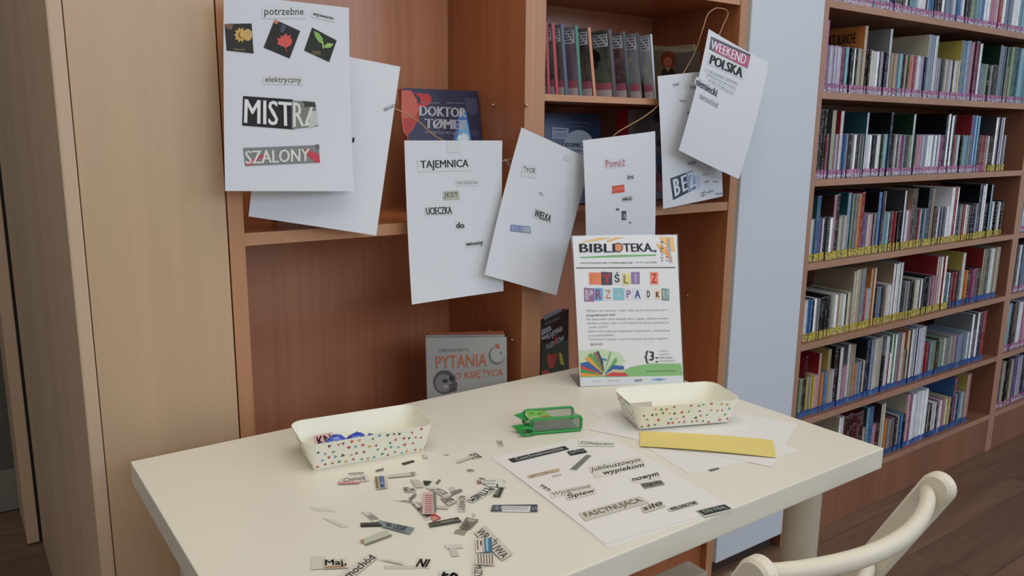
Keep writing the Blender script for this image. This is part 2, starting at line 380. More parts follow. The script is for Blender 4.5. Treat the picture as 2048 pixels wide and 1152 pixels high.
# 1 MISTRZ
S, o = hanging([(.3722, 1.252, 1.4195), (.5745, 1.2620, 1.4200), (.5690, 1.250, 1.1245), (.3575, 1.252, 1.1320)], 'white sheet with the words MISTRZ and SZALONY, nearest and leftmost on the twine', bu=.003, bv=-.004)
clip(S, o, [(524, 13), (611, 13), (611, 37), (524, 37)], (206, 211, 218), 'potrzebne', (45, 45, 50), 0, my=.1)
clip(S, o, [(624, 21), (670, 33), (668, 44), (622, 34)], (210, 214, 218), 'wyzwanie', (20, 20, 20), .02)
c = clip(S, o, [(449, 48), (503, 47), (507, 107), (453, 101)], (44, 40, 38), name='picture_cutting')
sun = []
for i in range(20):
    r = 14 if i % 2 == 0 else 9.5; sun.append((481+r*math.cos(i*math.pi/10), 70+r*1.15*math.sin(i*math.pi/10)))
S.poly('print', [(449, 48), (468, 47), (462, 60), (451, 56)], flat((120, 84, 66)), c, .0009)
S.poly('print', ell(495, 70, 9, 12), flat((198, 160, 100)), c, .0009)
S.poly('print', sun, flat((204, 164, 84)), c, .0010); S.poly('print', ell(482, 70, 6, 7), flat((120, 88, 30)), c, .0011); S.poly('print', ell(484, 69, 5, 6), flat((210, 172, 96)), c, .0012)
S.poly('print', [(466, 97), (490, 98), (490, 101), (466, 100)], flat((110, 96, 60)), c, .0009)
c = clip(S, o, [(549, 39), (600, 62), (579, 117), (527, 95)], (40, 36, 34), name='picture_cutting')
leaf = [(571, 66), (575, 73), (581, 69), (580, 77), (584, 79), (582, 90), (575, 94), (572, 95), (573, 107), (570, 95), (562, 92), (554, 88), (556, 82), (553, 76), (561, 77), (560, 71), (566, 73)]
S.poly('print', [(549, 39), (558, 43), (553, 49), (546, 45)], flat((190, 120, 84)), c, .0009)
S.poly('print', [(563, 48), (572, 52), (566, 66), (560, 64)], flat((66, 78, 100)), c, .0009)
S.poly('print', leaf, flat((206, 84, 74)), c, .0010)
c = clip(S, o, [(624, 55), (673, 81), (658, 124), (608, 101)], (38, 42, 34), name='picture_cutting')
S.poly('print', [(627, 62), (637, 66), (645, 77), (645, 88), (637, 84), (630, 74)], flat((134, 176, 92)), c, .0010)
S.poly('print', [(648, 92), (655, 86), (667, 88), (661, 95), (650, 96)], flat((150, 188, 96)), c, .0010)
S.poly('print', [(643, 80), (646, 84), (648, 97), (645, 97)], flat((170, 196, 120)), c, .0011)
bars(S, [tuple(S.uv(625, 101))+tuple(S.uv(641, 110))], flat((96, 84, 50)), c)
clip(S, o, [(526, 152), (606, 153), (606, 170), (526, 168)], (196, 197, 178), 'elektryczny', (52, 52, 48), 0, my=.06)
c = clip(S, o, [(486, 192), (586, 199), (588, 259), (484, 251)], (22, 22, 24), 'MIST', (222, 222, 222), .014, my=.09, mx=.03)
c = clip(S, o, [(583, 201), (630, 204), (636, 252), (583, 258)], (120, 124, 118), 'RZ', (214, 217, 208), .014, lay=2, my=.06, mx=.05)
S.poly('print', [(605, 202), (628, 204), (632, 214), (608, 214)], flat((52, 56, 50)), c, .0012); S.poly('print', [(621, 222), (634, 222), (635, 250), (616, 256)], flat((188, 192, 182)), c, .00115)
c = clip(S, o, [(486, 296), (637, 290), (640, 325), (490, 332)], (122, 128, 128))
S.poly('print', [(492, 326), (520, 310), (560, 305), (615, 299), (637, 308), (640, 325), (490, 332)], flat((188, 66, 76)), c, .0008)
S.text(S.quad_uv([(489, 300), (619, 295), (619, 324), (491, 330)]), 'SZALONY', flat((218, 214, 206)), c, .0011, .02, mx=.0, my=.06)
S.poly('print', [(630, 289), (638, 289), (638, 298), (632, 297)], flat((96, 92, 92)), c, .0012)

# 2 blank back of a sheet
S, o = hanging([(.4650, 1.345, 1.366), (.6800, 1.288, 1.3345), (.6140, 1.262, 1.0450), (.4060, 1.300, 1.0860)], 'blank white sheet hanging tilted behind the MISTRZ sheet', bu=.002)
WIRE = mat('steel_wire', (150, 152, 150), .3, metal=.9)
def paper_clip(S, o, x0, y0, x1, y1, wpx=5):
    a = Vector((x0, y0)); b = Vector((x1, y1)); d = (b-a).normalized(); nn = Vector((-d.y, d.x))*wpx/2; pts = []
    path = [a+nn*.2, b+nn, b+d*1.5, b-nn, a-nn, a-d*1.5, a+nn, b+nn*.2-d*3]
    for p in path: u, v = S.uv(p.x, p.y); pts.append(S.P(u, v, .0012))
    return tube('paper_clip', pts, .0005, WIRE, o, seg=5)
paper_clip(S, o, 769, 219, 788, 211)
bars(S, [tuple(S.uv(705, 275))+tuple(S.uv(708, 285))], INK, o, 'print_mark')

# 3 TAJEMNICA
S, o = hanging([(.6799, 1.2770, 1.2079), (.8905, 1.2765, 1.2081), (.8943, 1.2733, 0.9136), (.6860, 1.2690, 0.9117)], 'white sheet with TAJEMNICA at its top, hanging left of the ŻYCIE sheet', bu=-.002, bv=-.003)
clip(S, o, [(834, 319), (942, 316), (942, 341), (836, 344)], (196, 203, 200), 'TAJEMNICA', (44, 46, 44), .02, my=.1)
clip(S, o, [(911, 359), (957, 358), (958, 371), (912, 372)], (202, 208, 207), 'SZCZĘŚCIA', (112, 114, 112), -.008)
clip(S, o, [(886, 383), (917, 381), (919, 399), (886, 400)], (176, 178, 162), 'JEST', (84, 86, 76), -.004)
clip(S, o, [(848, 414), (905, 411), (907, 429), (850, 431)], (196, 199, 186), 'UCIECZKA', (28, 30, 26), .03, my=.1)
clip(S, o, [(911, 443), (928, 443), (930, 457), (911, 458)], (196, 200, 192), 'do', (20, 20, 20), .03, my=.08)
clip(S, o, [(929, 484), (967, 480), (968, 491), (930, 496)], (186, 190, 176), 'wiosny', (18, 18, 18), .025, my=.05)
clip(S, o, [(893, 283), (921, 283), (921, 305), (894, 305)], (198, 206, 206), name='sticky_tape')

# 4 ŻYCIE
S, o = hanging([(.9275, 1.2650, 1.2330), (1.1225, 1.2800, 1.1680), (1.0310, 1.2750, 0.8893), (.8364, 1.2540, 0.9552)], 'tilted white sheet starting with ŻYCIE, fourth from left', bu=.002, bv=-.004)
c = clip(S, o, [(1045, 330), (1073, 331), (1072, 357), (1041, 352)], (188, 192, 196))
S.text(S.quad_uv([(1045, 331), (1072, 334), (1070, 346), (1045, 343)]), 'ŻYCIE', flat((60, 52, 54)), c, .0010, 0, mx=.04, my=.0)
clip(S, o, [(1077, 383), (1084, 384), (1087, 393), (1080, 392)], (214, 218, 222), 'TO', (40, 40, 44), 0)
clip(S, o, [(1070, 416), (1105, 430), (1101, 447), (1064, 433)], (196, 199, 192), 'WIELKA', (26, 28, 26), .03, my=.1)
c = clip(S, o, [(1021, 449), (1060, 453), (1062, 467), (1020, 462)], (108, 124, 160), 'BEZCENNE', (190, 200, 222), 0)
S.poly('print', [(1046, 452), (1060, 455), (1062, 466), (1046, 465)], flat((150, 158, 172)), c, .0008)
paper_clip(S, o, 1010, 319, 1019, 332, 4)
clip(S, o, [(1128, 308), (1140, 312), (1137, 322), (1126, 319)], (176, 182, 192), name='sticky_tape')

# 5 POMÓŻ
S, o = hanging([(1.0740, 1.2540, 1.2090), (1.2810, 1.2560, 1.2290), (1.2850, 1.2440, 0.9170), (1.0820, 1.2400, 0.9210)], 'white sheet with Pomóż in red, its foot hidden by the poster stand', bu=.007, bv=.003)
clip(S, o, [(1208, 318), (1251, 315), (1251, 333), (1210, 336)], (196, 198, 206), 'Pomóż', (168, 48, 66), 0, my=.08)
clip(S, o, [(1254, 348), (1267, 348), (1267, 359), (1254, 360)], (190, 194, 200), 'imi', (40, 42, 48), .02)
clip(S, o, [(1224, 372), (1248, 369), (1249, 384), (1224, 387)], (206, 84, 66), 'pomóc', (228, 150, 136), 0)
clip(S, o, [(1244, 391), (1265, 390), (1265, 402), (1243, 404)], (186, 184, 168), 'miłość', (46, 44, 40), .03)
clip(S, o, [(1243, 422), (1252, 422), (1252, 440), (1243, 440)], (58, 60, 70), 'i do', (196, 200, 210), .02)
clip(S, o, [(1232, 416), (1238, 417), (1238, 421), (1232, 421)], (90, 94, 110), name='word_cutting')
clip(S, o, [(1258, 443), (1262, 443), (1262, 447), (1258, 447)], (120, 124, 130), name='word_cutting')

# 6 BEZ
S, o = hanging([(1.3114, 1.2860, 1.3474), (1.5170, 1.2960, 1.3713), (1.5530, 1.2860, 1.0751), (1.3400, 1.2780, 1.0553)], 'white sheet with large letters BEZ, half covered by the WEEKEND sheet', bu=.002, bv=.002)
c = clip(S, o, [(1340, 357), (1385, 340), (1393, 376), (1346, 400)], (58, 68, 84))
S.poly('print', [(1371, 346), (1385, 340), (1392, 366), (1386, 378), (1376, 384)], flat((140, 158, 184)), c, .0008)
S.poly('print', [(1385, 352), (1400, 350), (1400, 376), (1391, 378)], flat((176, 190, 212)), c, .00075)
for ltr, q in (('B', [(1344, 358), (1357, 353), (1361, 388), (1349, 395)]), ('E', [(1360, 352), (1371, 347), (1375, 380), (1365, 386)]), ('Z', [(1374, 347), (1386, 341), (1391, 372), (1379, 378)])):
    S.text(S.quad_uv(q), ltr, flat((206, 214, 226)), c, .0012, .04, mx=.02, my=.04)
for q, t in (([(1376, 322), (1392, 318), (1394, 330), (1376, 334)], 'który'), ([(1345, 167), (1358, 165), (1358, 171), (1346, 173)], 'raz'), ([(1358, 198), (1373, 200), (1373, 204), (1358, 203)], 'tylko'),
             ([(1373, 222), (1382, 222), (1382, 227), (1373, 227)], 'on'), ([(1400, 384), (1411, 380), (1412, 392), (1401, 395)], 'Z'), ([(1411, 383), (1427, 377), (1428, 383), (1413, 388)], 'miłości'), ([(1430, 385), (1445, 384), (1445, 389), (1431, 390)], 'niech'),
             ([(1408, 362), (1418, 360), (1418, 366), (1409, 368)], 'my'), ([(1425, 360), (1437, 362), (1436, 366), (1425, 365)], 'wie'), ([(1404, 348), (1417, 346), (1417, 350), (1405, 352)], 'jak'), ([(1380, 170), (1392, 171), (1392, 178), (1380, 177)], 'bo')):
    clip(S, o, q, (186, 196, 212), t, (70, 78, 96), .01)

# 7 WEEKEND POLSKA
S, o = hanging([(1.4510, 1.2700, 1.4560), (1.6500, 1.2530, 1.3925), (1.5410, 1.2310, 1.1200), (1.3450, 1.2440, 1.1880)], 'tilted white sheet with WEEKEND POLSKA on top, rightmost on the twine', bu=-.003, bv=.006, curl=0)
c = clip(S, o, [(1422, 73), (1501, 109), (1495, 137), (1418, 98)], (176, 92, 120))
S.poly('print', [(1422, 73), (1430, 77), (1428, 103), (1418, 98)], flat((92, 96, 108)), c, .0008)
S.poly('print', [(1422, 73), (1501, 109), (1500, 113), (1421, 77)], flat((92, 96, 108)), c, .0008)
S.text(S.quad_uv([(1423, 78), (1494, 110), (1489, 131), (1420, 97)]), 'WEEKEND', flat((220, 214, 224)), c, .0011, .02, mx=0, my=.04)
clip(S, o, [(1419, 105), (1491, 136), (1487, 160), (1413, 127)], (180, 192, 200), 'POLSKA', (24, 26, 32), .05, my=.1)
for k, t in enumerate(['i od ostatni zawsze', 'podczas morze wolno', 'przez drogi tak że']):
    clip(S, o, [(1410+k*3, 134+k*10), (1478-k*4, 163+k*11), (1476-k*4, 171+k*11), (1409+k*3, 142+k*10)], (196, 206, 220), t, (108, 116, 130), -.005)
clip(S, o, [(1392, 153), (1438, 180), (1434, 195), (1388, 168)], (168, 178, 190), 'niemiecki', (28, 30, 36), .03, my=.04)
clip(S, o, [(1399, 184), (1438, 206), (1435, 217), (1397, 195)], (196, 206, 216), 'samochód', (70, 76, 84), 0, my=.04)

# twine and its loop
TW = mat('jute_twine', (178, 140, 100), .9, noise=.2, nscale=300)
def curve_pts(P, n=10):
    P = [Vector(p) for p in P]; Q = [P[0]]+P+[P[-1]]; out = []
    for i in range(1, len(Q)-2):
        for k in range(n):
            t = k/n; a, b, c, d = Q[i-1:i+3]
            out.append(.5*((2*b)+(c-a)*t+(2*a-5*b+4*c-d)*t*t+(3*b-a-3*c+d)*t**3))
    out.append(P[-1]); return out
tw = [(.4005, 1.330, 1.430), (.44, 1.350, 1.395), (.52, 1.358, 1.335), (.60, 1.335, 1.285), (.640, 1.302, 1.2655), (.659, 1.290, 1.2662), (.7084, 1.284, 1.2438), (.7516, 1.285, 1.2133), (.82, 1.285, 1.188), (.8942, 1.286, 1.1694), (.96, 1.290, 1.180), (1.06, 1.295, 1.175),
      (1.12, 1.293, 1.175), (1.165, 1.285, 1.200), (1.1884, 1.275, 1.2255), (1.26, 1.280, 1.255), (1.3223, 1.294, 1.2826), (1.38, 1.301, 1.325), (1.44, 1.302, 1.40), (1.4561, 1.293, 1.456), (1.4781, 1.300, 1.4915), (1.505, 1.3035, 1.508), (1.5255, 1.3035, 1.5110), (1.545, 1.3035, 1.509), (1.553, 1.3035, 1.500), (1.535, 1.300, 1.475), (1.4993, 1.283, 1.4423), (1.485, 1.276, 1.430)]
tube('twine', curve_pts(tw, 6), .0012, TW, seg=7, label='thin brown jute twine carrying the hanging sheets', cat='string')

# ================================================================== BOOKS IN THE OPEN CASES
def book_from(corners, depth, label, cover, pages=(206, 200, 184), spine=None, cat='book'):
    """a standing book: front cover corners TL,TR,BR,BL; cover boards, page block and spine at the left"""
    S = Sheet(corners); up_ = Vector((0, 0, max(0, S.n.z)*depth+.0003)); S = Sheet([Vector(c)+up_ for c in corners]); n = S.n; root = empty('book', S.mid-n*depth/2, label=label, cat=cat)
    cm = mat('cover_%d_%d_%d' % cover, cover, .33)
    def slab(name, a, b, m, ins=0, bsh=0):
        c = [S.P(*uv) for uv in ((ins*.3, ins), (1-ins, ins), (1-ins, 1-ins), (ins*.3, 1-ins))]
        V = [p-n*a for p in c]+[p-n*b for p in c]
        return raw(name, V, [(0, 3, 2, 1), (4, 5, 6, 7), (0, 1, 5, 4), (1, 2, 6, 5), (2, 3, 7, 6), (3, 0, 4, 7)], m, root)
    cv = slab('front_cover', 0, .002, cm); slab('back_cover', depth-.002, depth, cm)
    slab('page_block', .002, depth-.002, mat('pages_%d_%d_%d' % pages, pages, .8), .015)
    sm = mat('cover_%d_%d_%d' % (spine or cover), spine or cover, .35)
    c = [S.P(0, 0), S.P(0, 1)]; ex = S.ex.normalized()*.0012
    V = [c[0]-ex, c[0], c[1], c[1]-ex]; V += [p-n*depth for p in V]
    raw('spine', V, [(0, 3, 2, 1), (4, 5, 6, 7), (0, 1, 5, 4), (1, 2, 6, 5), (2, 3, 7, 6), (3, 0, 4, 7)], sm, root)
    return S, cv, root
# left case, upper shelf: the doctor book
S, cv, rt = book_from([(.7855, 1.478, 1.305), (.9605, 1.470, 1.3045), (.9605, 1.425, 1.0585), (.7855, 1.433, 1.0585)], .022, 'dark blue book with the title DOKTOR TØMEK and a red hand, behind TAJEMNICA sheet', (46, 48, 76), spine=(190, 98, 84))
def pp(*a, off=.0006): return S.poly('print', a[0], flat(a[1]), cv, off)
pp([(803, 181), (822, 181), (834, 200), (838, 216), (836, 240), (824, 262), (812, 272), (806, 262), (802, 230)], (196, 100, 84))
pp([(826, 186), (856, 188), (863, 197), (860, 208), (848, 214), (836, 216), (832, 200), (836, 207), (842, 206), (838, 194)], (190, 58, 62), off=.0009)
pp([(806, 238), (828, 234), (836, 224), (838, 238), (830, 250), (822, 262), (811, 270)], (180, 66, 62), off=.0010)
pp([(928, 196), (952, 196), (956, 226), (944, 232), (932, 222)], (66, 66, 96), off=.0007)
pp([(919, 222), (932, 222), (943, 281), (906, 281)], (70, 120, 190), off=.0008)
pp([(923, 240), (933, 240), (940, 281), (912, 281)], (130, 190, 236), off=.0010)
pp(ell(926, 276, 11, 9), (226, 244, 252), off=.0012)
pp(ell(950, 268, 9, 8), (60, 60, 80), off=.0009)
S.text(S.quad_uv([(838, 211), (932, 216), (932, 236), (838, 232)]), 'DOKTOR', flat((206, 206, 214)), cv, .0016, .035, mx=0, my=.02)
S.text(S.quad_uv([(848, 237), (935, 240), (935, 260), (848, 257)]), 'TØMEK', flat((206, 206, 216)), cv, .0016, .035, mx=0, my=.02)
S.text(S.quad_uv([(847, 262), (925, 265), (925, 272), (847, 269)]), 'I KOSMICZNY PRZYJACIEL', flat((196, 190, 200)), cv, .0016, .01, mx=0, my=.02)
S.text(S.quad_uv([(840, 203), (878, 204), (878, 208), (840, 207)]), 'Dorota Hartwich', flat((190, 170, 180)), cv, .0016, .01, mx=0, my=.02)
S.text(S.quad_uv([(892, 204), (928, 205), (928, 209), (892, 208)]), 'Maciej Szyma', flat((180, 180, 200)), cv, .0016, .01, mx=0, my=.02)
# small grey book low behind the blank sheet
S, cv, rt = book_from([(.50, 1.44, 1.21), (.66, 1.46, 1.21), (.66, 1.455, 1.0585), (.50, 1.435, 1.0585)], .02, 'grey book on the upper shelf, mostly hidden behind the blank sheet', (128, 128, 122), spine=(50, 44, 42))
# left case, lower shelf: the grey moon book, and the second book behind it
S, cv, rt = book_from([(.779, 1.382, .8095), (.9290, 1.304+.006, .8050), (.9290, 1.302, .5505), (.779, 1.374, .5505)], .026, 'pale grey book with orange lettering PYTANIA and round moon pictures, on the lower shelf', (172, 172, 168), pages=(196, 186, 176))
S.text(S.quad_uv([(871, 712), (974, 706), (973, 732), (873, 738)]), 'PYTANIA', flat((204, 106, 66)), cv, .0012, .0, mx=0, my=.02)
S.text(S.quad_uv([(909, 741), (1006, 733), (1006, 754), (910, 762)]), 'O KSIĘŻYCA', flat((204, 106, 66)), cv, .0012, .0, mx=0, my=.02)
S.text(S.quad_uv([(878, 698), (938, 696), (938, 702), (878, 705)]), 'CHRISTOPHE WHITTLE', flat((120, 126, 126)), cv, .0012, 0, mx=0, my=.02)
pp(ell(993, 711, 16, 18), (120, 118, 116)); pp(ell(995, 709, 14, 16), (176, 176, 172), off=.0008); pp(ell(1002, 705, 3, 3), (130, 128, 126), off=.001); pp([(990, 688), (998, 688), (999, 697), (991, 697)], (186, 96, 66), off=.001)
pp(ell(889, 764, 23, 24), (92, 90, 90)); pp(ell(887, 766, 17, 18), (134, 132, 132), off=.0008); pp(ell(890, 762, 6, 4), (60, 58, 58), off=.001); pp(ell(903, 757, 5, 6), (54, 52, 52), off=.001); pp(ell(892, 773, 5, 4), (170, 168, 166), off=.001)
pp([(898, 768), (915, 764), (913, 782), (900, 784)], (88, 84, 84), off=.0009)
S, cv, rt = book_from([(.800, 1.410, .8090), (.945, 1.343, .8075), (.945, 1.340, .5505), (.800, 1.408, .5505)], .012, 'thin orange-edged book directly behind the pale grey moon book', (190, 110, 80), spine=(60, 44, 40))
# right case: dark comic on the lower shelf
S, cv, rt = book_from([(1.050, 1.365, .8050), (1.200, 1.436, .8090), (1.200, 1.430, .5505), (1.050, 1.359, .5505)], .012, 'black book with slanted white lettering on the lower shelf beside the poster stand', (30, 32, 32), spine=(30, 30, 30))
pp([(1084, 688), (1136, 680), (1138, 746), (1080, 760)], (48, 62, 48))
for q, cc in (([(1086, 632), (1120, 616), (1124, 621), (1088, 640)], (130, 132, 140)), ([(1088, 645), (1118, 632), (1120, 637), (1088, 652)], (74, 76, 80)), ([(1082, 660), (1100, 651), (1103, 660), (1082, 672)], (150, 150, 160)), ([(1082, 674), (1096, 668), (1098, 676), (1082, 680)], (150, 150, 160)),
              ([(1092, 718), (1096, 706), (1104, 710), (1108, 734), (1098, 738)], (170, 66, 54)), ([(1117, 706), (1122, 706), (1128, 730), (1120, 728)], (176, 152, 60)), ([(1082, 744), (1092, 738), (1100, 746), (1084, 752)], (170, 76, 60)), ([(1104, 708), (1114, 706), (1112, 726), (1106, 726)], (150, 58, 48))): pp(q, cc, off=.0009)
S.text(S.quad_uv([(1092, 668), (1124, 650), (1125, 664), (1095, 684)]), 'TAJEMNA', flat((206, 206, 210)), cv, .0013, .02, mx=0, my=.02)
S.text(S.quad_uv([(1090, 686), (1127, 668), (1127, 680), (1092, 700)]), 'AGENTÓW', flat((206, 206, 210)), cv, .0013, .02, mx=0, my=.02)
S.text(S.quad_uv([(1104, 676), (1114, 671), (1114, 688), (1105, 692)]), '7', flat((190, 60, 64)), cv, .0015, .05, mx=0, my=.02)
# navy book on the middle shelf of the right case
S, cv, rt = book_from([(1.112, 1.452, 1.2650), (1.290, 1.450, 1.2640), (1.290, 1.420, 1.0585), (1.112, 1.422, 1.0585)], .018, 'navy blue book with white circle and barcode sticker, between the ŻYCIE and Pomóż sheets', (40, 52, 82))
pp([(1104, 254), (1137, 257), (1136, 279), (1103, 277)], (166, 176, 194), off=.0008)
bars(S, [tuple(S.uv(1108+i*2.6, 265))+tuple(S.uv(1109.2+i*2.6, 275)) for i in range(10)]+[tuple(S.uv(1108, 259))+tuple(S.uv(1132, 261))], flat((60, 66, 80)), cv, off=.0011)
pp(ell(1157, 290, 30, 30, 32), (168, 178, 192), off=.0009)
S.text(S.quad_uv([(1114, 242), (1176, 244), (1176, 248), (1114, 246)]), 'Nieziemska opowieść', flat((120, 132, 176)), cv, .0012, .0, mx=0, my=.02)
S.text(S.quad_uv([(1113, 250), (1166, 252), (1166, 255), (1113, 253)]), 'o kosmosie dla dzieci', flat((120, 132, 170)), cv, .0012, .0, mx=0, my=.02)
S.text(S.quad_uv([(1130, 285), (1180, 287), (1180, 296), (1130, 294)]), 'KOSMICZNE', flat((26, 28, 34)), cv, .0013, .03, mx=0, my=.02)
S.text(S.quad_uv([(1136, 297), (1176, 299), (1176, 305), (1136, 303)]), 'przygody', flat((60, 100, 150)), cv, .0013, .01, mx=0, my=.02)
# grey book with a red spine, right part of the middle shelf
S, cv, rt = book_from([(1.345, 1.410, 1.2760), (1.50, 1.455, 1.2760), (1.50, 1.435, 1.0585), (1.345, 1.390, 1.0585)], .030, 'grey comic book with red spine seen between the Pomóż and BEZ sheets', (126, 126, 130), spine=(150, 34, 44))
for k, (yy, cc) in enumerate(((236, (60, 60, 68)), (262, (120, 110, 130)), (285, (64, 66, 96)), (312, (96, 96, 104)), (320, (44, 84, 116)), (338, (60, 62, 50)), (356, (120, 66, 50)), (374, (150, 96, 96)))):
    pp(ell(1316+(k % 3)*3, yy, 8, 10, 12), cc, off=.0008+.0001*k)

# row of thin picture books leaning on the top shelf
MAGS = [(1.040, 1.052, -4, (96, 66, 58), (150, 44, 48), 'thin red-spined picture book, first at the left upright on the top shelf'),
        (1.062, 1.090, -6, (130, 120, 116), (170, 40, 44), 'thin grey picture book with crimson spine, second from the left upright'),
        (1.088, 1.120, -7, (108, 92, 88), (70, 84, 110), 'thin brown picture book with slate blue spine, third from the left upright'),
        (1.126, 1.150, -7, (104, 84, 116), (60, 120, 104), 'thin purple picture book with green spine, fourth from the left upright'),
        (1.166, 1.178, -9, (110, 96, 76), (196, 130, 90), 'thin picture book with orange spine and mottled brown cover'),
        (1.226, 1.236, -9, (84, 108, 84), (70, 50, 48), 'thin green picture book with dark spine, sixth in the leaning row'),
        (1.268, 1.276, -10, (132, 84, 96), (44, 60, 50), 'thin picture book with pink figures on its cover, in the leaning row'),
        (1.312, 1.322, -11, (126, 140, 156), (26, 30, 28), 'thin pale blue picture book with a black spine, next to last'),]
def rot_y(V, px, pz, deg):
    a = math.radians(deg); out = []
    for x, y, z in V: dx, dz = x-px, z-pz; out.append((px+dx*math.cos(a)+dz*math.sin(a), y, pz-dx*math.sin(a)+dz*math.cos(a)))
    return out
def lean_book(xs, deg, cover, spine, label, hgt=.142, th=.0085, dep=.19, y0=1.333, pic=None, last=False):
    z0 = 1.3004+th*math.sin(math.radians(abs(deg)))+.0004; root = empty('picture_book', (xs, y0+dep/2, z0), label=label, cat='book', group='thin picture books leaning in a row')
    cm = wood('magcover_%d_%d_%d' % cover, tuple(int(v*.3+8) for v in cover), tuple(min(235, int(v*.7+100)) for v in cover), (44, 34, 20), rough=.3, bump=0); sm = mat('cover_%d_%d_%d' % spine, spine, .35)
    def part(name, x0, x1, ya, yb, za, zb, m, par=root):
        V, Fc = box_vf(xs+x0, xs+x1, ya, yb, za, zb); return raw(name, rot_y(V, xs, z0, deg), Fc, m, par)
    front = part('front_cover', -th, -th+.0007, y0+.0005, y0+dep, z0, z0+hgt, cm); part('back_cover', -.0007, 0, y0+.0005, y0+dep, z0, z0+hgt, cm)
    part('page_block', -th+.0008, -.0008, y0+.001, y0+dep-.002, z0+.001, z0+hgt-.002, mat('pages_white', (205, 203, 196), .8)); part('spine', -th, 0, y0-.0004, y0+.0004, z0, z0+hgt, sm)
    def lab(y_a, y_b, z_a, z_b, m, name, d=.0003): return part(name, -th-d, -th-d+.0002, y0+y_a, y0+y_b, z0+z_a, z0+z_b, m, front)
    WL = flat((222, 228, 240)); PKL = flat((206, 122, 148))
    l = part('label_sticker', -th-.0003, -th-.0001, y0+.004, y0+.060, z0+.001, z0+.017, WL); part('label_sticker', -th-.0004, -th-.0002, y0+.004, y0+.060, z0+.017, z0+.032, PKL)
    t = part('title_sticker', -th-.0003, -th-.0001, y0+.004, y0+.052, z0+hgt-.034, z0+hgt-.008, WL)
    rp = random.Random(label)                # loose coloured shapes of the cover picture
    for q in range(7):
        cy_, cz_ = y0+rp.uniform(.03, .15), z0+rp.uniform(.045, hgt-.045); m_ = 5; pts = []
        for i in range(m_): a = 6.283*i/m_+rp.uniform(-.4, .4); r_ = rp.uniform(.006, .020); pts.append((xs-th-.00012-.00002*q, cy_+r_*math.cos(a)*1.3, cz_+r_*math.sin(a)))
        raw('print', rot_y(pts, xs, z0, deg), [tuple(range(m_))], flat(rp.choice([(190, 174, 146), (120, 104, 84), (70, 60, 54), tuple(min(255, int(v*1.25)) for v in cover), (206, 196, 176), (150, 96, 76), tuple(int(v*.6) for v in spine)])), front)
    V = []; Fc = []
    for r in range(4):
        for c_ in range(7):
            if (r*3+c_*5) % 4 == 0: continue
            v, f_ = box_vf(xs-th-.0005, xs-th-.0004, y0+.008+c_*.006, y0+.008+c_*.006+.0045, z0+hgt-.031+r*.006, z0+hgt-.028+r*.006); k = len(V); V += v; Fc += [tuple(i+k for i in q) for q in f_]
    raw('fine_print', rot_y(V, xs, z0, deg), Fc, flat((60, 64, 90)), root)
    return front, root
for i, (xs, xe, deg, cover, spine, lb) in enumerate(MAGS):
    fr, root = lean_book(xs+.010, deg, cover, spine, lb, th=.0075 if i not in (5,) else .010)
S, cv, rt = book_from([(1.450, 1.530, 1.428), (1.480, 1.340, 1.428), (1.524, 1.338, 1.3045), (1.494, 1.528, 1.3045)], .008, 'picture book with an orange-haired child on the cover, last in the leaning row', (150, 142, 116), spine=(180, 190, 200))
pp([(1296, 118), (1312, 112), (1330, 120), (1340, 160), (1320, 196), (1298, 196)], (140, 134, 112)); pp([(1345, 108), (1400, 100), (1400, 150), (1352, 152)], (110, 108, 104)); pp([(1300, 90), (1390, 98), (1390, 106), (1300, 100)], (170, 168, 140))
pp(ell(1337, 119, 15, 17), (138, 70, 40), off=.0009); pp(ell(1336, 124, 9, 10), (206, 120, 84), off=.0011); pp([(1326, 137), (1346, 136), (1353, 152), (1322, 154)], (62, 54, 44), off=.0010); pp([(1330, 134), (1336, 144), (1342, 134)], (180, 170, 120), off=.0012)
# the two last spines stand against that cover
fr, root = lean_book(1.358, -9, (184, 196, 214), (190, 200, 214), 'very thin white and blue picture book touching the child cover book', th=.005, dep=.10)

# ================================================================== POSTER STAND
SB = [(.9848, 1.1727, 1.0285), (1.1739, 1.0800, 1.0285), (1.1636, 1.0331, .7415), (.9745, 1.1258, .7415)]
S = Sheet(SB); st = empty('poster_stand', S.mid-Vector((0, 0, .14)), label='upright poster stand on the table with BIBLIOTEKA heading and coloured lettering', cat='poster stand')
ACR = mat('clear_acrylic', (240, 245, 246), .06, trans=1)
n = S.n
def slab3(name, c, dvec, m, par):
    V = [Vector(p) for p in c]+[Vector(p)+dvec for p in c]
    return raw(name, V, [(0, 3, 2, 1), (4, 5, 6, 7), (0, 1, 5, 4), (1, 2, 6, 5), (2, 3, 7, 6), (3, 0, 4, 7)], m, par)
slab3('back_plate', [S.P(u, v, -.0010) for u, v in ((-.012, -.006), (1.012, -.006), (1.012, 1.004), (-.012, 1.004))], -n*.002, ACR, st)
hb = Vector((n.x, n.y, 0)).normalized()
b0, b1 = S.P(-.012, 1.004, -.001), S.P(1.012, 1.004, -.001); b0.z = b1.z = .7404
slab3('foot_plate', [b0, b1, b1-hb*.075, b0-hb*.075], Vector((0, 0, .002)), ACR, st)
po = S.build('poster', mat('poster_paper', (226, 226, 226), .30, spec=.5), st, nu=2, nv=3)
def pq(pts, rgb, off=.0005): return S.poly('print', pts, flat(rgb, .35), po, off)
def pt(q, t, rgb, bold=0, shear=0, off=.0010): return S.text(S.quad_uv(q), t, flat(rgb, .35), po, off, bold, shear, mx=0, my=.02)
pq([(1163, 486), (1200, 480), (1222, 475), (1200, 475), (1172, 481)], (236, 192, 120)); pq([(1216, 484), (1238, 477), (1250, 475), (1232, 475), (1212, 481)], (236, 176, 96))
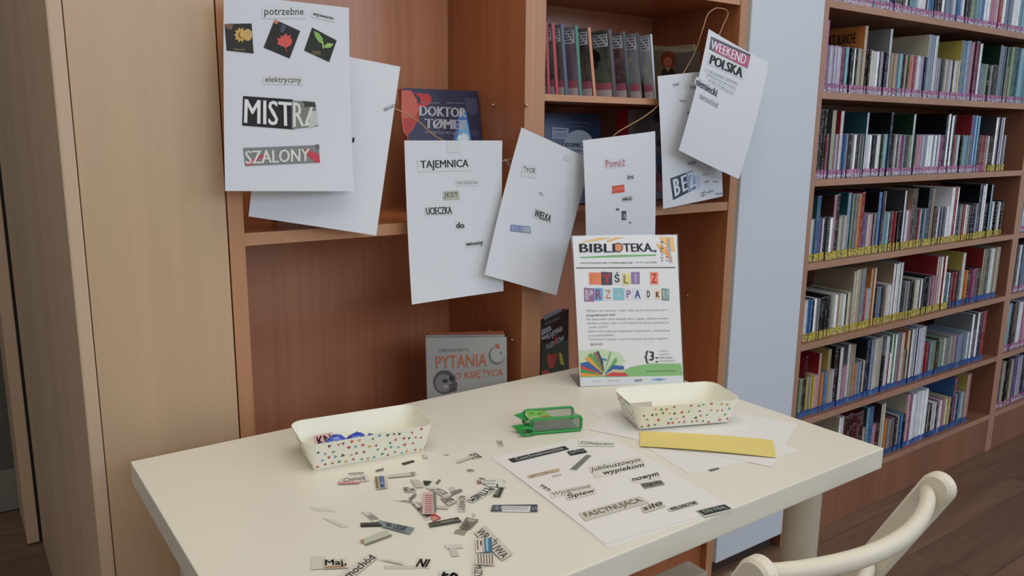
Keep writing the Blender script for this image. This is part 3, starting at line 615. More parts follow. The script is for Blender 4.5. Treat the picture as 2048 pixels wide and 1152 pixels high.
pq([(1318, 474), (1347, 474), (1350, 505), (1340, 500), (1334, 490), (1326, 486)], (236, 190, 110)); pq([(1312, 486), (1330, 494), (1343, 512), (1346, 526), (1334, 512), (1318, 498)], (240, 176, 80), .0006); pq([(1336, 476), (1339, 476), (1343, 526), (1340, 526)], (150, 170, 200), .0008)
pt([(1158, 487), (1230, 487), (1230, 505), (1159, 505)], 'BIBLI', (34, 34, 34), .02); pt([(1245, 486.5), (1307, 486), (1309, 503.5), (1247, 504)], 'TEKA.', (34, 34, 34), .02)
pq(ell(1236, 495, 10, 9.5, 28), (34, 34, 34), .0008); pq(ell(1236, 495, 8, 7.5, 28), (220, 140, 84), .0010); pq(ell(1310.5, 502, 2.5, 2.5), (60, 90, 140), .001)
pq([(1160, 514), (1236, 510), (1313, 509), (1312, 511.5), (1236, 514), (1161, 516)], (108, 172, 98))
pt([(1160, 523.5), (1266, 523), (1266, 527), (1160, 527.5)], 'XXII OGÓLNOPOLSKI TYDZIEŃ BIBLIOTEK', (70, 70, 70), .01); pt([(1271, 523), (1313, 523), (1313, 527), (1271, 527)], '| 8-15 maja 2025', (90, 90, 90), .005)
for k in range(7):
    pt([(1321, 482+k*6.3), (1327, 482+k*6.3), (1327, 486+k*6.3), (1321, 486+k*6.3)], 'BIBLIOT'[k], (110, 120, 140), .01); pt([(1332, 479+k*6.6), (1337, 479+k*6.6), (1338, 483+k*6.6), (1332, 483+k*6.6)], 'TYDZIEŃ'[k], (230, 140, 70), .01)
pq([(1152, 535), (1350, 534), (1350.5, 535.6), (1152, 536.6)], (24, 24, 24), .0012)
HD = [('M', 1178, 1203, 545, 569, (236, 120, 92), (246, 160, 70)), ('Y', 1202, 1224, 544, 570, (60, 62, 70), (206, 60, 80)), ('Ś', 1226, 1241, 541, 568, (214, 216, 214), (40, 44, 48)), ('L', 1244, 1260, 547, 570, (222, 216, 130), (180, 150, 120)),
      ('I', 1262, 1279, 544, 568, (142, 112, 168), (206, 196, 220)), ('Z', 1300, 1316, 544, 569, (238, 140, 110), (222, 70, 60))]
H2 = [('P', 1168, 1188, 576, 603, (148, 104, 140), (220, 206, 216)), ('R', 1188, 1205, 576, 601, (112, 160, 206), (150, 110, 130)), ('Z', 1207, 1224, 577, 600, (206, 216, 220), (232, 170, 130)), ('Y', 1226, 1248, 576, 600, (130, 188, 204), (190, 216, 214)),
      ('P', 1250, 1264, 577, 599, (220, 214, 226), (170, 150, 190)), ('A', 1266, 1283, 577, 600, (214, 218, 226), (92, 116, 168)), ('D', 1291, 1302, 578, 598, (224, 222, 216), (40, 40, 44)), ('K', 1309, 1321, 580, 598, (240, 206, 176), (50, 44, 44)), ('U', 1323, 1338, 577, 601, (120, 152, 146), (200, 214, 204))]
for ch_, x0, x1, y0, y1, bg, fg in HD+H2:
    dy = random.uniform(-1, 1); pq([(x0, y0+dy), (x1, y0-dy), (x1+.5, y1), (x0+.5, y1)], bg, .0006)
    pt([(x0+2.5, y0+3), (x1-2.5, y0+3), (x1-2, y1-3), (x0+3, y1-3)], ch_, fg, .035)
TXT = [(620, 'Wejdź do zabawy i ułóż własną krótką historię z', 1172, 1335), (629.5, 'przypadkowych słów.', 1173, 1232), (637, 'Do dyspozycji masz wycinki słów z gazet, ulotek, broszur.', 1173, 1337), (645, 'Wybierz słowa, ułóż z nich zdanie lub wiersz, przyklej na', 1174, 1337), (653, 'kartkę i powieś.', 1178, 1216),
       (661, 'Niech inni zobaczą niezwykłe skojarzenia i uśmiechną', 1176, 1339), (670, 'się do Ciebie. Zachęcamy.', 1177, 1228), (677, 'Twój wiersz zostanie z nami na wystawie do końca Tygodnia', 1178, 1335), (687, 'Bibliotek.', 1181, 1207)]
for i, (yy, t, x0, x1) in enumerate(TXT): pt([(x0, yy-.6), (x1, yy-2.4), (x1, yy+2.4), (x0, yy+4.2)], t, (74, 74, 74) if i == 1 else (122, 122, 122), .012 if i == 1 else -.004)
# open book and hills at the poster foot
pq([(1158, 702), (1200, 698), (1240, 706), (1252, 722), (1222, 750), (1161, 752)], (196, 214, 178), .0005)
pq([(1160, 752), (1222, 752), (1262, 734), (1300, 727), (1362, 727), (1366, 752), (1161, 755)], (136, 186, 120), .0006)
FAN = [((1161, 753), (1161, 746), (1182, 741), (1205, 751), (226, 150, 60)), ((1161, 745), (1161, 738), (1184, 735), (1205, 750), (70, 150, 80)), ((1161, 737), (1161, 731), (1186, 728), (1206, 749), (206, 66, 54)), ((1161, 731), (1161, 726), (1184, 722), (1206, 748), (60, 96, 160)),
       ((1170, 718), (1174, 712), (1194, 722), (1207, 748), (226, 160, 60)), ((1176, 710), (1182, 706), (1198, 722), (1207, 747), (96, 160, 90)), ((1186, 706), (1192, 703), (1202, 724), (1207, 746), (150, 110, 84)), ((1193, 703), (1197, 702), (1206, 724), (1208, 745), (60, 80, 90)),
       ((1220, 702), (1222, 706), (1214, 730), (1208, 747), (130, 170, 120)), ((1232, 714), (1234, 722), (1220, 740), (1209, 748), (96, 168, 90)), ((1225, 730), (1247, 732), (1248, 738), (1209, 749), (60, 96, 160)), ((1226, 738), (1249, 740), (1250, 744), (1208, 750), (196, 186, 150)),
       ((1224, 744), (1252, 746), (1255, 752), (1208, 752), (206, 70, 70)), ((1203, 716), (1212, 718), (1214, 721), (1202, 720), (60, 110, 170))]
for i, (a, b, c_, d_, cc) in enumerate(FAN): pq([a, b, c_, d_], cc, .0008+.00008*i)
pt([(1289, 701), (1308, 701), (1308, 727), (1289, 727)], '{3', (30, 30, 30), .01); pt([(1311, 714), (1316, 714), (1316, 725), (1311, 725)], ':', (30, 30, 30), .05)
for k, t in enumerate(('miejsce', 'spotkań i', 'biblioteka', 'wszystkich')): pt([(1319, 700+k*6.6), (1334+k*5, 700+k*6.6), (1335+k*5, 703.6+k*6.6), (1319, 703.6+k*6.6)], t, (110, 110, 110), .0)
pt([(1292, 740.5), (1352, 739.5), (1352, 743.5), (1292, 744.5)], 'www.tydzienbibliotek.pl', (70, 100, 60), .0)
pq([(1161, 755), (1366, 751), (1367, 766), (1161, 773)], (216, 220, 224), .0007)
pt([(1184, 761), (1202, 760.5), (1202, 764), (1184, 764.5)], 'partner', (180, 170, 170)); pt([(1216, 760), (1240, 759.5), (1240, 763), (1216, 763.5)], 'patronat', (190, 160, 156)); pt([(1268, 758.5), (1285, 758), (1285, 763), (1268, 763.5)], 'SBP', (90, 96, 100), .01)
pq([(1300, 759), (1318, 756.5), (1334, 758), (1318, 761.5)], (110, 156, 206), .001)

# ================================================================== SHEETS AND CUTTINGS LYING ON THE TABLE
def flat_sheet(c, z, name, m, label, cat, bu=0, bv=0, th=.00025, nu=6, nv=6, group=None):
    S = Sheet([(x, y, z) for x, y in c], bu, bv, th); o = S.build(name, m, nu=nu, nv=nv, label=label, cat=cat, group=group); return S, o
flat_sheet([(.636, .936), (.843, .916), (.8157, .6215), (.6050, .6400)], .7404, 'paper_sheet', PAPER_T, 'lower white sheet whose edge peeps out under the sheet of glued words', 'paper sheet')
SA, oa = flat_sheet([(.640, .940), (.847, .918), (.8140, .6255), (.6085, .6490)], .7409, 'paper_sheet', PAPER_T, 'white sheet lying on the table with words such as Jubileuszowym and Śpiew', 'paper sheet', bv=.0008)
flat_sheet([(.900, 1.021), (1.106, .982), (1.051, .690), (.845, .729)], .7404, 'paper_sheet', PAPER_T, 'blank white sheet nearest the poster stand, under the patterned tray', 'paper sheet')
flat_sheet([(.839, .944), (1.026, 1.032), (1.155, .764), (.966, .676)], .7408, 'paper_sheet', PAPER_T, 'blank white sheet reaching towards the right table corner, under the yellow card', 'paper sheet')
YEL = mat('yellow_card', (226, 206, 122), .75, noise=.015, nscale=8)
ypts = [(1280, 862), (1546, 880), (1552, 915), (1280, 892)]
S = Sheet([atZ(x, y, .7425) for x, y in ypts], .002, 0, .0004); S.build('yellow_card', YEL, nu=14, nv=3, label='yellow strip of card in front of the right patterned tray', cat='card')

LAY = [0]
def cut(q, rgb, label, body=None, ink=(40, 40, 40), bold=0, shear=0, z=None, on=None, mx=.05, my=.14, prints=(), lift=0, bu=0):
    """one loose cutting on the table top; q = its corners in reading order"""
    if sum(rgb) > 420: rgb = tuple(int(a*.5+b*.5) for a, b in zip(rgb, (224, 219, 207)))
    LAY[0] += 1; zz = (z if z else .7404+.00035*(LAY[0] % 6)) + lift
    S = Sheet([atZ(x, y, zz) for x, y in q], bu, 0, .00015)
    o = S.build('paper_cutting', mat('cutting_%d_%d_%d' % rgb, rgb, .7), nu=4, nv=1, label=label, cat='paper cutting')
    for pts, cc in prints: S.poly('print', pts, flat(cc), o, .0003)
    if body: S.text(S.quad_uv(q), body, flat(ink), o, .0005, bold, shear, mx=mx, my=my)
    return S, o
ZA = .7422
GB = (206, 204, 192); WB = (214, 214, 210); BK = (40, 44, 42); LT = (196, 198, 190)
cut([(1016.6, 918), (1129, 891.7), (1138.7, 897.8), (1026, 924.7)], BK, 'long black cutting with pale word at the top left of the lying sheet', 'Czechosłowackie', LT, 0, z=ZA, mx=.08)
cut([(1133.8, 902.7), (1166.8, 896.6), (1175, 904), (1141, 910.8)], BK, 'short black cutting touching the end of the long black one', 'tylko', LT, .01, z=ZA+.0003)
cut([(1157, 881), (1230, 884.5), (1229, 893), (1159, 892)], (210, 208, 198), 'pale cutting with faint grey word below the right tray', 'Chłopcem', (120, 118, 110), 0, z=ZA)
cut([(1173, 909), (1184, 911), (1153, 941), (1139, 939)], (150, 154, 146), 'grey cutting ruled with fine dark lines, set slantwise', 'IIIIIIIII', (70, 74, 70), 0, z=ZA, mx=.1, my=.02)
S_, o_ = cut([(1176, 934), (1281, 912), (1293, 931), (1192, 957)], (208, 206, 198), 'two-line cutting reading Jubileuszowym wypiekom')
S_.text(S_.quad_uv([(1181, 935), (1280, 915), (1281, 926), (1183, 946)]), 'Jubileuszowym', flat((74, 74, 70)), o_, .0005, -.004, mx=0, my=.02)
S_.text(S_.quad_uv([(1205, 942), (1287, 925), (1288, 936), (1207, 953)]), 'wypiekom', flat((64, 64, 60)), o_, .0005, .006, mx=0, my=.02)
cut([(1055.7, 950.5), (1119, 936), (1120, 942.5), (1057, 957)], (188, 142, 98), 'narrow orange-brown cutting at the left of the lying sheet', 'GOTOWANIE', (226, 206, 180), .01, z=ZA)
cut([(1104, 951), (1122, 947), (1123, 950), (1106, 954)], (150, 148, 138), 'tiny grey sliver just below the orange-brown cutting', z=ZA)
cut([(1083, 967), (1104, 980), (1098, 984), (1078, 973)], (198, 196, 184), 'small tilted cutting left of the word Wyjątkowe', 'xye', (100, 98, 90), .01, z=ZA)
cut([(1098, 985), (1183, 966), (1185, 978), (1102, 996)], (204, 201, 190), 'thin-lettered grey cutting reading Wyjątkowe', 'Wyjątkowe', (136, 132, 122), -.008, z=ZA)
cut([(1129, 987), (1190, 974), (1193, 986), (1135, 1001)], (202, 198, 186), 'cutting reading Śpiew under the thin-lettered one', 'Śpiew', (74, 70, 64), .008, z=ZA+.0003, my=.04)
cut([(1261, 958), (1319, 944), (1321, 955), (1266, 966)], (214, 210, 204), 'white cutting reading nowym on the right of the sheet', 'nowym', (56, 56, 54), .008, z=ZA, my=.04)
cut([(1280, 967.4), (1321, 959.5), (1330, 969), (1289, 977.5)], (132, 130, 122), 'dark grey parallelogram cutting below the word nowym', 'Opolu', (84, 82, 76), .008, z=ZA)
cut([(1157, 1026), (1279, 992), (1298, 1005), (1170.4, 1042)], (180, 172, 154), 'long greyish brown cutting with thin capitals FASCYNUJĄCA', 'FASCYNUJĄCA', (98, 92, 80), -.006, z=ZA)
cut([(1282, 1013), (1322, 1001), (1332, 1012), (1288, 1026)], (186, 180, 164), 'small brownish cutting reading siłę at the end of FASCYNUJĄCA', 'siłę', (90, 86, 76), .006, z=ZA+.0004, my=.05)
cut([(1335, 1017), (1393, 1001), (1398, 1007), (1341, 1023)], (168, 172, 170), 'narrow cutting with crowded dark letters beside the word siłę', 'WIELOKROTNIE', (50, 56, 60), .012, z=ZA, my=.05)
cut([(1392, 1020), (1450, 1006), (1467, 1018), (1410, 1034)], (206, 208, 202), 'black label with white rim at the right front corner of the sheet', z=ZA, prints=[([(1395, 1022), (1448.8, 1009), (1463.4, 1017.5), (1409.7, 1031)], (50, 56, 54))])
S_, o_ = None, None
cut([(1397, 1022), (1448, 1010), (1461, 1017.5), (1410, 1030)], (50, 56, 54), 'black cutting reading Dla Niej on the white-rimmed label', 'Dla Niej', (190, 194, 184), 0, z=ZA+.0006, mx=.1)
cut([(1417, 939), (1437, 935), (1439, 937), (1422, 942)], (96, 110, 98), 'tiny dark green sliver near the right table edge', z=.7412)
cut([(992, 880), (1004, 880), (1008, 893), (998, 893)], (176, 170, 152), 'tiny pale cutting on bare table left of the green case', 'W', (130, 124, 108), 0)
# pile at the left
cut([(803, 926), (826, 920), (830, 923), (807, 930)], (56, 58, 52), 'short black sliver just in front of the left tray')
cut([(844, 908), (853, 909), (856, 916), (846, 917)], (150, 150, 138), 'tiny grey scrap near the right end of the left tray')
cut([(888, 906), (898, 906), (898, 909), (889, 910)], (176, 176, 162), 'faint tiny scrap between the trays')
cut([(913, 922), (943, 911), (946, 915), (915, 926)], (166, 164, 152), 'narrow grey cutting crossing a wider pale grey one')
cut([(936, 908), (952, 904), (968, 916), (948, 921)], (184, 181, 166), 'pale grey cutting under a narrow one, above the pile', 'na', (120, 118, 108), .01, lift=-.0002)
cut([(932, 939), (943, 937), (951, 942), (936, 944)], (178, 174, 158), 'small oval scrap between the pile and the left tray', 'do', (110, 108, 98), .01)
cut([(696, 946), (727, 943), (728, 947), (697, 950)], (196, 194, 178), 'curled sliver with dark line above the word Czekają', prints=[([(697, 947), (727, 945), (727, 946), (697, 948)], (70, 70, 64))])
cut([(683, 956), (735, 949), (739, 961), (676, 969)], (206, 190, 180), 'pinkish cutting with grey word Czekają in front of the left tray', 'Czekają', (108, 104, 100), -.004, mx=.12, my=.1, prints=[([(676, 964), (720, 963), (719, 967), (676, 969)], (196, 140, 136))])
cut([(751, 940), (767, 936), (768, 939), (752, 943)], (110, 108, 98), 'dark hair-thin sliver right of the curled one')
cut([(749.5, 953.6), (772.6, 951), (776, 975.4), (753, 978)], (168, 150, 118), 'brown and blue rectangular cutting, left of the pile', prints=[([(757, 953), (767, 952), (770, 975), (761, 976)], (84, 104, 150)), ([(749.5, 953.6), (755, 953), (758, 976), (753, 977)], (132, 112, 72)), ([(761, 966), (768, 965), (769, 968), (762, 969)], (190, 200, 214)), ([(762, 971), (769, 970), (769.5, 972), (762.5, 973)], (190, 200, 214))])
cut([(775, 950), (829, 943), (835, 949), (777.4, 957)], (176, 172, 154), 'long narrow beige-grey strip right of the blue cutting', prints=[([(777, 955.6), (829, 951.5), (829, 952.6), (778, 957)], (96, 92, 80)), ([(820, 945), (829, 944), (831, 950), (822, 951)], (150, 146, 130))])
cut([(821, 958), (838, 960), (848, 974), (831, 975)], (158, 156, 142), 'folded grey cutting at the top left of the pile', lift=.001)
cut([(846, 961), (864, 962), (856, 970), (849, 969)], (52, 48, 40), 'black three-cornered scrap at the top of the pile', lift=.001)
cut([(871, 966), (879, 958), (882, 960), (875, 968)], (110, 108, 98), 'dark sliver standing off right of the black scrap')
cut([(806, 974), (830, 974), (833, 983), (810, 984)], (190, 188, 172), 'pale cutting with scrawled letters, upper left of the pile', 'Ex', (84, 82, 74), .01)
cut([(817, 998), (829, 986), (834, 989), (822, 1000)], (120, 118, 108), 'dark slanted cutting just left of the pink card', 'Siew', (190, 188, 176), .01)
cut([(783, 1001), (804, 1000), (842, 1004), (840, 1010)], (178, 176, 150), 'narrow olive strip with small dark letters running into the pile', 'ze prosto', (60, 58, 50), .01, mx=.2)
cut([(819, 1004), (836, 1002), (872, 1034), (852, 1041)], (196, 190, 174), 'serif-lettered cutting fanning out below the pink card', 'Piłsudski', (88, 82, 72), .01, my=.08)
cut([(847, 984), (866, 984), (868, 1028), (844, 1028)], (188, 136, 128), 'upright pink card with fine lines in the middle of the pile', lift=.0018, prints=[([(850+0, 990+k*4.2), (865, 990+k*4.2), (865, 991.4+k*4.2), (850, 991.4+k*4.2)], (160, 92, 90)) for k in range(9)])
cut([(866, 985), (872, 986), (873, 1022), (868, 1022)], (120, 122, 108), 'narrow olive grey strip along the pink card', lift=.0016)
cut([(850, 974), (870, 972), (905, 989), (890, 995)], (196, 194, 180), 'whitish cutting above the pink card', 'to', (130, 128, 118), 0)
cut([(880, 994), (896, 991), (915, 1002), (897, 1011)], (148, 145, 134), 'grey cutting with blurred word, right of the pink card', 'Edycja', (108, 105, 96), .01, lift=.0006)
cut([(892, 989), (920, 977), (926, 981), (898, 994)], (128, 124, 110), 'dark grey slanted strip above the blurred word', lift=.001)
cut([(898, 975), (908, 973), (912, 980), (901, 983)], (166, 162, 146), 'small brown-grey scrap behind the slanted strip')
cut([(933, 991), (932, 1023), (915, 1023), (915, 991)], (196, 192, 176), 'cutting reading ROWERY turned on its side', 'ROWERY', (104, 100, 88), -.006)
cut([(994, 978), (946, 1006), (931, 1000), (976, 971)], (202, 203, 200), 'cutting with slim black capitals PŁYTNIEM turned upside down', 'PŁYTNIEM', (40, 42, 42), .008, my=.10)
cut([(952, 958), (1004, 957), (1013, 975), (976, 972)], (204, 204, 196), 'pale cutting with small grey print above PŁYTNIEM', prints=[([(954, 962), (962, 961), (963, 966), (955, 967)], (150, 110, 96)), ([(966, 962), (992, 961), (992, 962.2), (966, 963.2)], (140, 142, 136)), ([(966, 967), (990, 967), (990, 968.2), (966, 968.2)], (140, 142, 136)), ([(993, 968), (996, 968), (996, 974), (993, 974)], (50, 50, 46))])
cut([(957, 955), (969, 956), (971, 959), (960, 959)], (130, 124, 112), 'thin dark sliver at the top of the pale printed cutting')
cut([(992, 957), (1010, 960), (1010, 972), (1000, 974)], (158, 156, 142), 'folded grey end piece at the right of the pile', lift=.001)
cut([(998, 976), (1008, 975), (1000, 994), (985, 992)], (60, 60, 52), 'black and green-grey cutting at the right end of the pile', lift=.0012, prints=[([(994, 980), (1000, 978), (995, 991), (987, 990)], (110, 120, 106))])
S_, o_ = cut([(1075, 1024), (981, 1023), (985, 1010), (1075, 1009)], (196, 198, 202), 'white ticket-like cutting with dark ends lying upside down', prints=[([(981, 1023), (985, 1010), (1004, 1010), (1004, 1023)], (74, 80, 92)), ([(1004, 1010), (1075, 1009), (1075, 1012), (1004, 1011.5)], (70, 76, 88)), ([(1062, 1012), (1075, 1012), (1075, 1024), (1060, 1024)], (60, 66, 78)), ([(1006, 1014), (1056, 1013.5), (1056, 1014.4), (1006, 1014.9)], (150, 152, 160)), ([(1006, 1018), (1056, 1017.5), (1056, 1018.4), (1006, 1018.9)], (150, 152, 160))])
S_.text(S_.quad_uv([(1003, 1022), (984, 1022), (987, 1011), (1003, 1011)]), 'HD', flat((200, 202, 208)), o_, .0006, .01, mx=0); S_.text(S_.quad_uv([(1073, 1023), (1062, 1023), (1064, 1013), (1073, 1013)]), 'IA', flat((200, 202, 208)), o_, .0006, .01, mx=0)
cut([(860, 1027), (866, 1024), (883, 1036), (866, 1043)], (186, 70, 66), 'small red scrap under the foot of the pink card', prints=[([(861, 1033), (874, 1034), (878, 1038), (866, 1042)], (206, 140, 120))])
cut([(856.5, 1046), (916, 1034), (923.5, 1043), (860, 1054)], (98, 98, 86), 'long dark olive strip below the pink card', prints=[([(858, 1046.5), (916, 1035), (918, 1037), (859, 1048.5)], (58, 58, 50)), ([(860, 1052), (921, 1042), (923, 1043), (860, 1054)], (50, 50, 44)), ([(880, 1044.5), (908, 1039), (909, 1041), (881, 1046)], (150, 148, 136))])
cut([(933, 1034), (958, 1039), (940, 1057), (918, 1056)], (124, 116, 102), 'grey-brown leaf-shaped cutting right of the dark strip', lift=.0006, prints=[([(936, 1036), (955, 1040), (944, 1046), (934, 1041)], (166, 158, 140)), ([(925, 1050), (934, 1044), (940, 1054), (930, 1055)], (96, 90, 80))])
cut([(912, 1059), (937, 1059), (928, 1071), (907, 1067)], (150, 144, 126), 'small brown-grey cutting at the foot of the leaf-shaped one')
cut([(944, 1028), (949, 1026), (951, 1031), (945, 1034)], (160, 152, 136), 'tiny tip of paper behind the leaf-shaped cutting')
cut([(722, 1023), (742, 1024), (762, 1041), (748, 1045)], (192, 188, 172), 'faint cutting with thin letters slanting to the teal strip', 'wielki', (130, 120, 112), 0)
cut([(720.7, 1045.5), (757, 1044.5), (764, 1052), (721.4, 1053.4)], (44, 42, 36), 'thin black strip with tiny pale letters left of the teal strip', 'Bez ambicji', (150, 148, 136), .01, mx=.04, my=.2)
cut([(757, 1041), (783, 1042), (830, 1057), (819, 1067), (766, 1052)][:4] if False else [(757, 1040), (829.5, 1055.5), (819, 1067), (765, 1053)], (124, 138, 140), 'teal-grey strip with dark slanted letters W LESIE', 'W LESIE', (58, 66, 66), .01, .2, mx=.18, lift=.0008)
cut([(720, 1080.5), (771.5, 1060), (785, 1070), (732, 1090)], (156, 158, 134), 'plain olive green cutting, long way round, below the teal strip', prints=[([(731, 1088), (783, 1069), (785, 1070.5), (732, 1090)], (110, 112, 92)), ([(720, 1080.5), (727, 1078), (730, 1083), (724, 1085)], (170, 140, 120))])
cut([(617, 1014), (660, 1017), (674, 1024), (630, 1022)], (190, 190, 172), 'very faint blank scrap at the far left of the table, upper one')
cut([(646, 1036), (662, 1038), (697, 1052), (684, 1055)], (190, 188, 170), 'very faint blank scrap at the far left of the table, lower one')
cut([(624, 1113), (650, 1112), (652, 1137), (622, 1139)], (186, 184, 168), 'pale square scrap left of the word Maj')
cut([(648, 1118), (692, 1117), (697, 1135), (648, 1137)], (190, 182, 166), 'cutting reading Maj in bold near the front edge of the picture', 'Maj,', (38, 32, 28), .018, my=.12, mx=.04, prints=[([(649, 1133), (690, 1131), (692, 1134), (649, 1136)], (170, 122, 84))], lift=.0006)
cut([(664, 1160), (741, 1107), (757, 1114), (684, 1172)], (190, 182, 172), 'diagonal cutting reading samochód at the lower left', 'samochód', (60, 54, 50), .002, my=.10)
cut([(752, 1117), (780, 1119), (808, 1124), (806, 1129)], (192, 178, 168), 'thin pinkish strip right of the diagonal cutting')
cut([(768, 1131), (831, 1131), (832, 1138), (769, 1138)], (176, 170, 154), 'thin grey strip left of the bold letters NI')
cut([(835, 1116), (863, 1118), (859, 1137), (829, 1135)], (200, 188, 172), 'cutting with bold slanted letters NI', 'NI', (40, 32, 26), .03, .3, my=.08)
cut([(889, 1090), (924, 1088), (926, 1096), (893, 1097)], (190, 188, 178), 'pale grey crossbar piece of a T-shaped pair of scraps')
cut([(898, 1096), (912, 1096), (919, 1112), (904, 1113)], (168, 162, 148), 'pale grey stem piece of the T-shaped pair of scraps', lift=-.0003)
cut([(878, 1142), (916, 1138), (925, 1172), (884, 1176)], (204, 206, 198), 'large-lettered cutting cut by the bottom of the picture', 'te', (30, 30, 30), .03, my=.06)
cut([(972, 1051), (1026, 1107), (1004, 1121), (948, 1065)], (180, 172, 156), 'wide brownish serif cutting running down to the right', 'WRAŻLIWA', (70, 62, 52), -.002, my=.08, mx=.02)
cut([(951, 1077), (966, 1076), (968, 1104), (952, 1105)], (204, 196, 180), 'cream cutting with brown bars left of the blue card', lift=.0022, prints=[([(954, 1080), (956, 1080), (957, 1100), (955, 1100)], (100, 84, 70)), ([(960, 1082), (963, 1082), (963.5, 1091), (961, 1091)], (70, 54, 48))])
cut([(966, 1076), (983.6, 1076.5), (984, 1104), (968, 1104)], (60, 112, 138), 'small blue card on the brownish serif cutting', lift=.0030, prints=[([(971, 1077), (976, 1077), (977, 1103), (973, 1103)], (150, 184, 198)), ([(966, 1076), (968, 1076), (969.5, 1104), (967.5, 1104)], (186, 196, 204))])
cut([(953, 1107), (986, 1107), (990, 1129), (951, 1129)], (204, 198, 184), 'cutting with a row of brown upright bars below the blue card', lift=.0022, prints=[([(955+k*5.6, 1108), (957.2+k*5.6, 1108), (958.4+k*5.6, 1128), (956+k*5.6, 1128)], (116, 98, 84)) for k in range(6)])
cut([(968, 1128), (967, 1170), (944, 1170), (946, 1128)], (186, 182, 168), 'sideways cutting with thin capitals at the bottom of the picture', 'MUZYKA', (84, 78, 68), -.004)
cut([(872, 1011), (898, 1012), (896, 1018), (874, 1017)], (160, 160, 150), 'small grey-blue scrap between the pink card and ROWERY', lift=-.0002)

# ================================================================== PATTERNED PAPER TRAYS
CARD = mat('tray_card', (240, 238, 222), .55)
TRI = [flat((206, 84, 80)), flat((74, 140, 84)), flat((96, 166, 184)), flat((222, 168, 92)), flat((92, 64, 46)), flat((176, 60, 66))]
def tray(cx, cy, ang, lx, ly, flare, H, label, seed, z0=.7403):
    root = empty('food_tray', (cx, cy, z0), label=label, cat='tray'); R = Matrix.Rotation(math.radians(ang), 3, 'Z'); o = Vector((cx, cy, z0))
    rnd = random.Random(seed)
    def ring(hx, hy, r, z, n=6):
        out = []
        for k, (sx, sy) in enumerate(((1, 1), (-1, 1), (-1, -1), (1, -1))):
            for i in range(n+1):
                a = math.pi/2*(k+i/n); out.append(o+R @ Vector((sx*(hx-r)+r*math.cos(a), sy*(hy-r)+r*math.sin(a), z)))
        return out
    t = .0007; L = [ring(lx/2, ly/2, .003, 0), ring(lx/2+flare*.5, ly/2+flare*.5, .012, H*.5), ring(lx/2+flare, ly/2+flare, .022, H)]
    L2 = [ring(lx/2+flare-t, ly/2+flare-t, .0215, H), ring(lx/2+flare*.5-t, ly/2+flare*.5-t, .0115, H*.5), ring(lx/2-t, ly/2-t, .0025, t)]
    V = [p for l in L+L2 for p in l]; n = len(L[0]); Fc = [tuple(range(n-1, -1, -1)), tuple(range(5*n, 6*n))]
    for l in range(5):
        for i in range(n): Fc.append((l*n+i, l*n+(i+1) % n, (l+1)*n+(i+1) % n, (l+1)*n+i))
    body = raw('tray_body', V, Fc, CARD, root, smooth=False)
    V = []; Fc = []; MI = []
    for side, (ux, uy, half, other) in enumerate(((1, 0, lx/2, ly/2), (0, 1, ly/2, lx/2), (-1, 0, lx/2, ly/2), (0, -1, ly/2, lx/2))):
        U = Vector((ux, uy, 0)); N = Vector((uy, -ux, 0)); rows = 4; cols = int(half*2/.0105)
        for r in range(rows):
            for c in range(cols):
                if rnd.random() < .12: continue
                tt = (r+.5+rnd.uniform(-.25, .25))/rows; s = -half+(c+.5+(.5 if r % 2 else 0)+rnd.uniform(-.2, .2))*(half*2/cols)
                if abs(s) > half+flare*tt-.016*tt-.002: continue
                cpt = U*s+N*(other+flare*tt+.00035)+Vector((0, 0, H*tt)); up = (N*flare+Vector((0, 0, H))).normalized(); a0 = rnd.uniform(0, 6.28); sz = rnd.uniform(.0026, .0037); k = len(V)
                for j in range(3):
                    a = a0+j*2.094; V.append(o+R @ (cpt+U*math.cos(a)*sz+up*math.sin(a)*sz))
                Fc.append((k, k+1, k+2)); MI.append(rnd.randrange(6))
    raw('printed_triangles', V, Fc, TRI, body, mi=MI)
    return root
tray(.4905, 1.0705, -8.6, .169, .076, .0155, .046, 'left patterned paper tray holding blue wrapped pieces and pink paper', 3)
tray(.9930, .8965, -21.8, .163, .074, .0155, .044, 'right patterned paper tray with one grey cutting, near the poster stand', 9, z0=.7438)
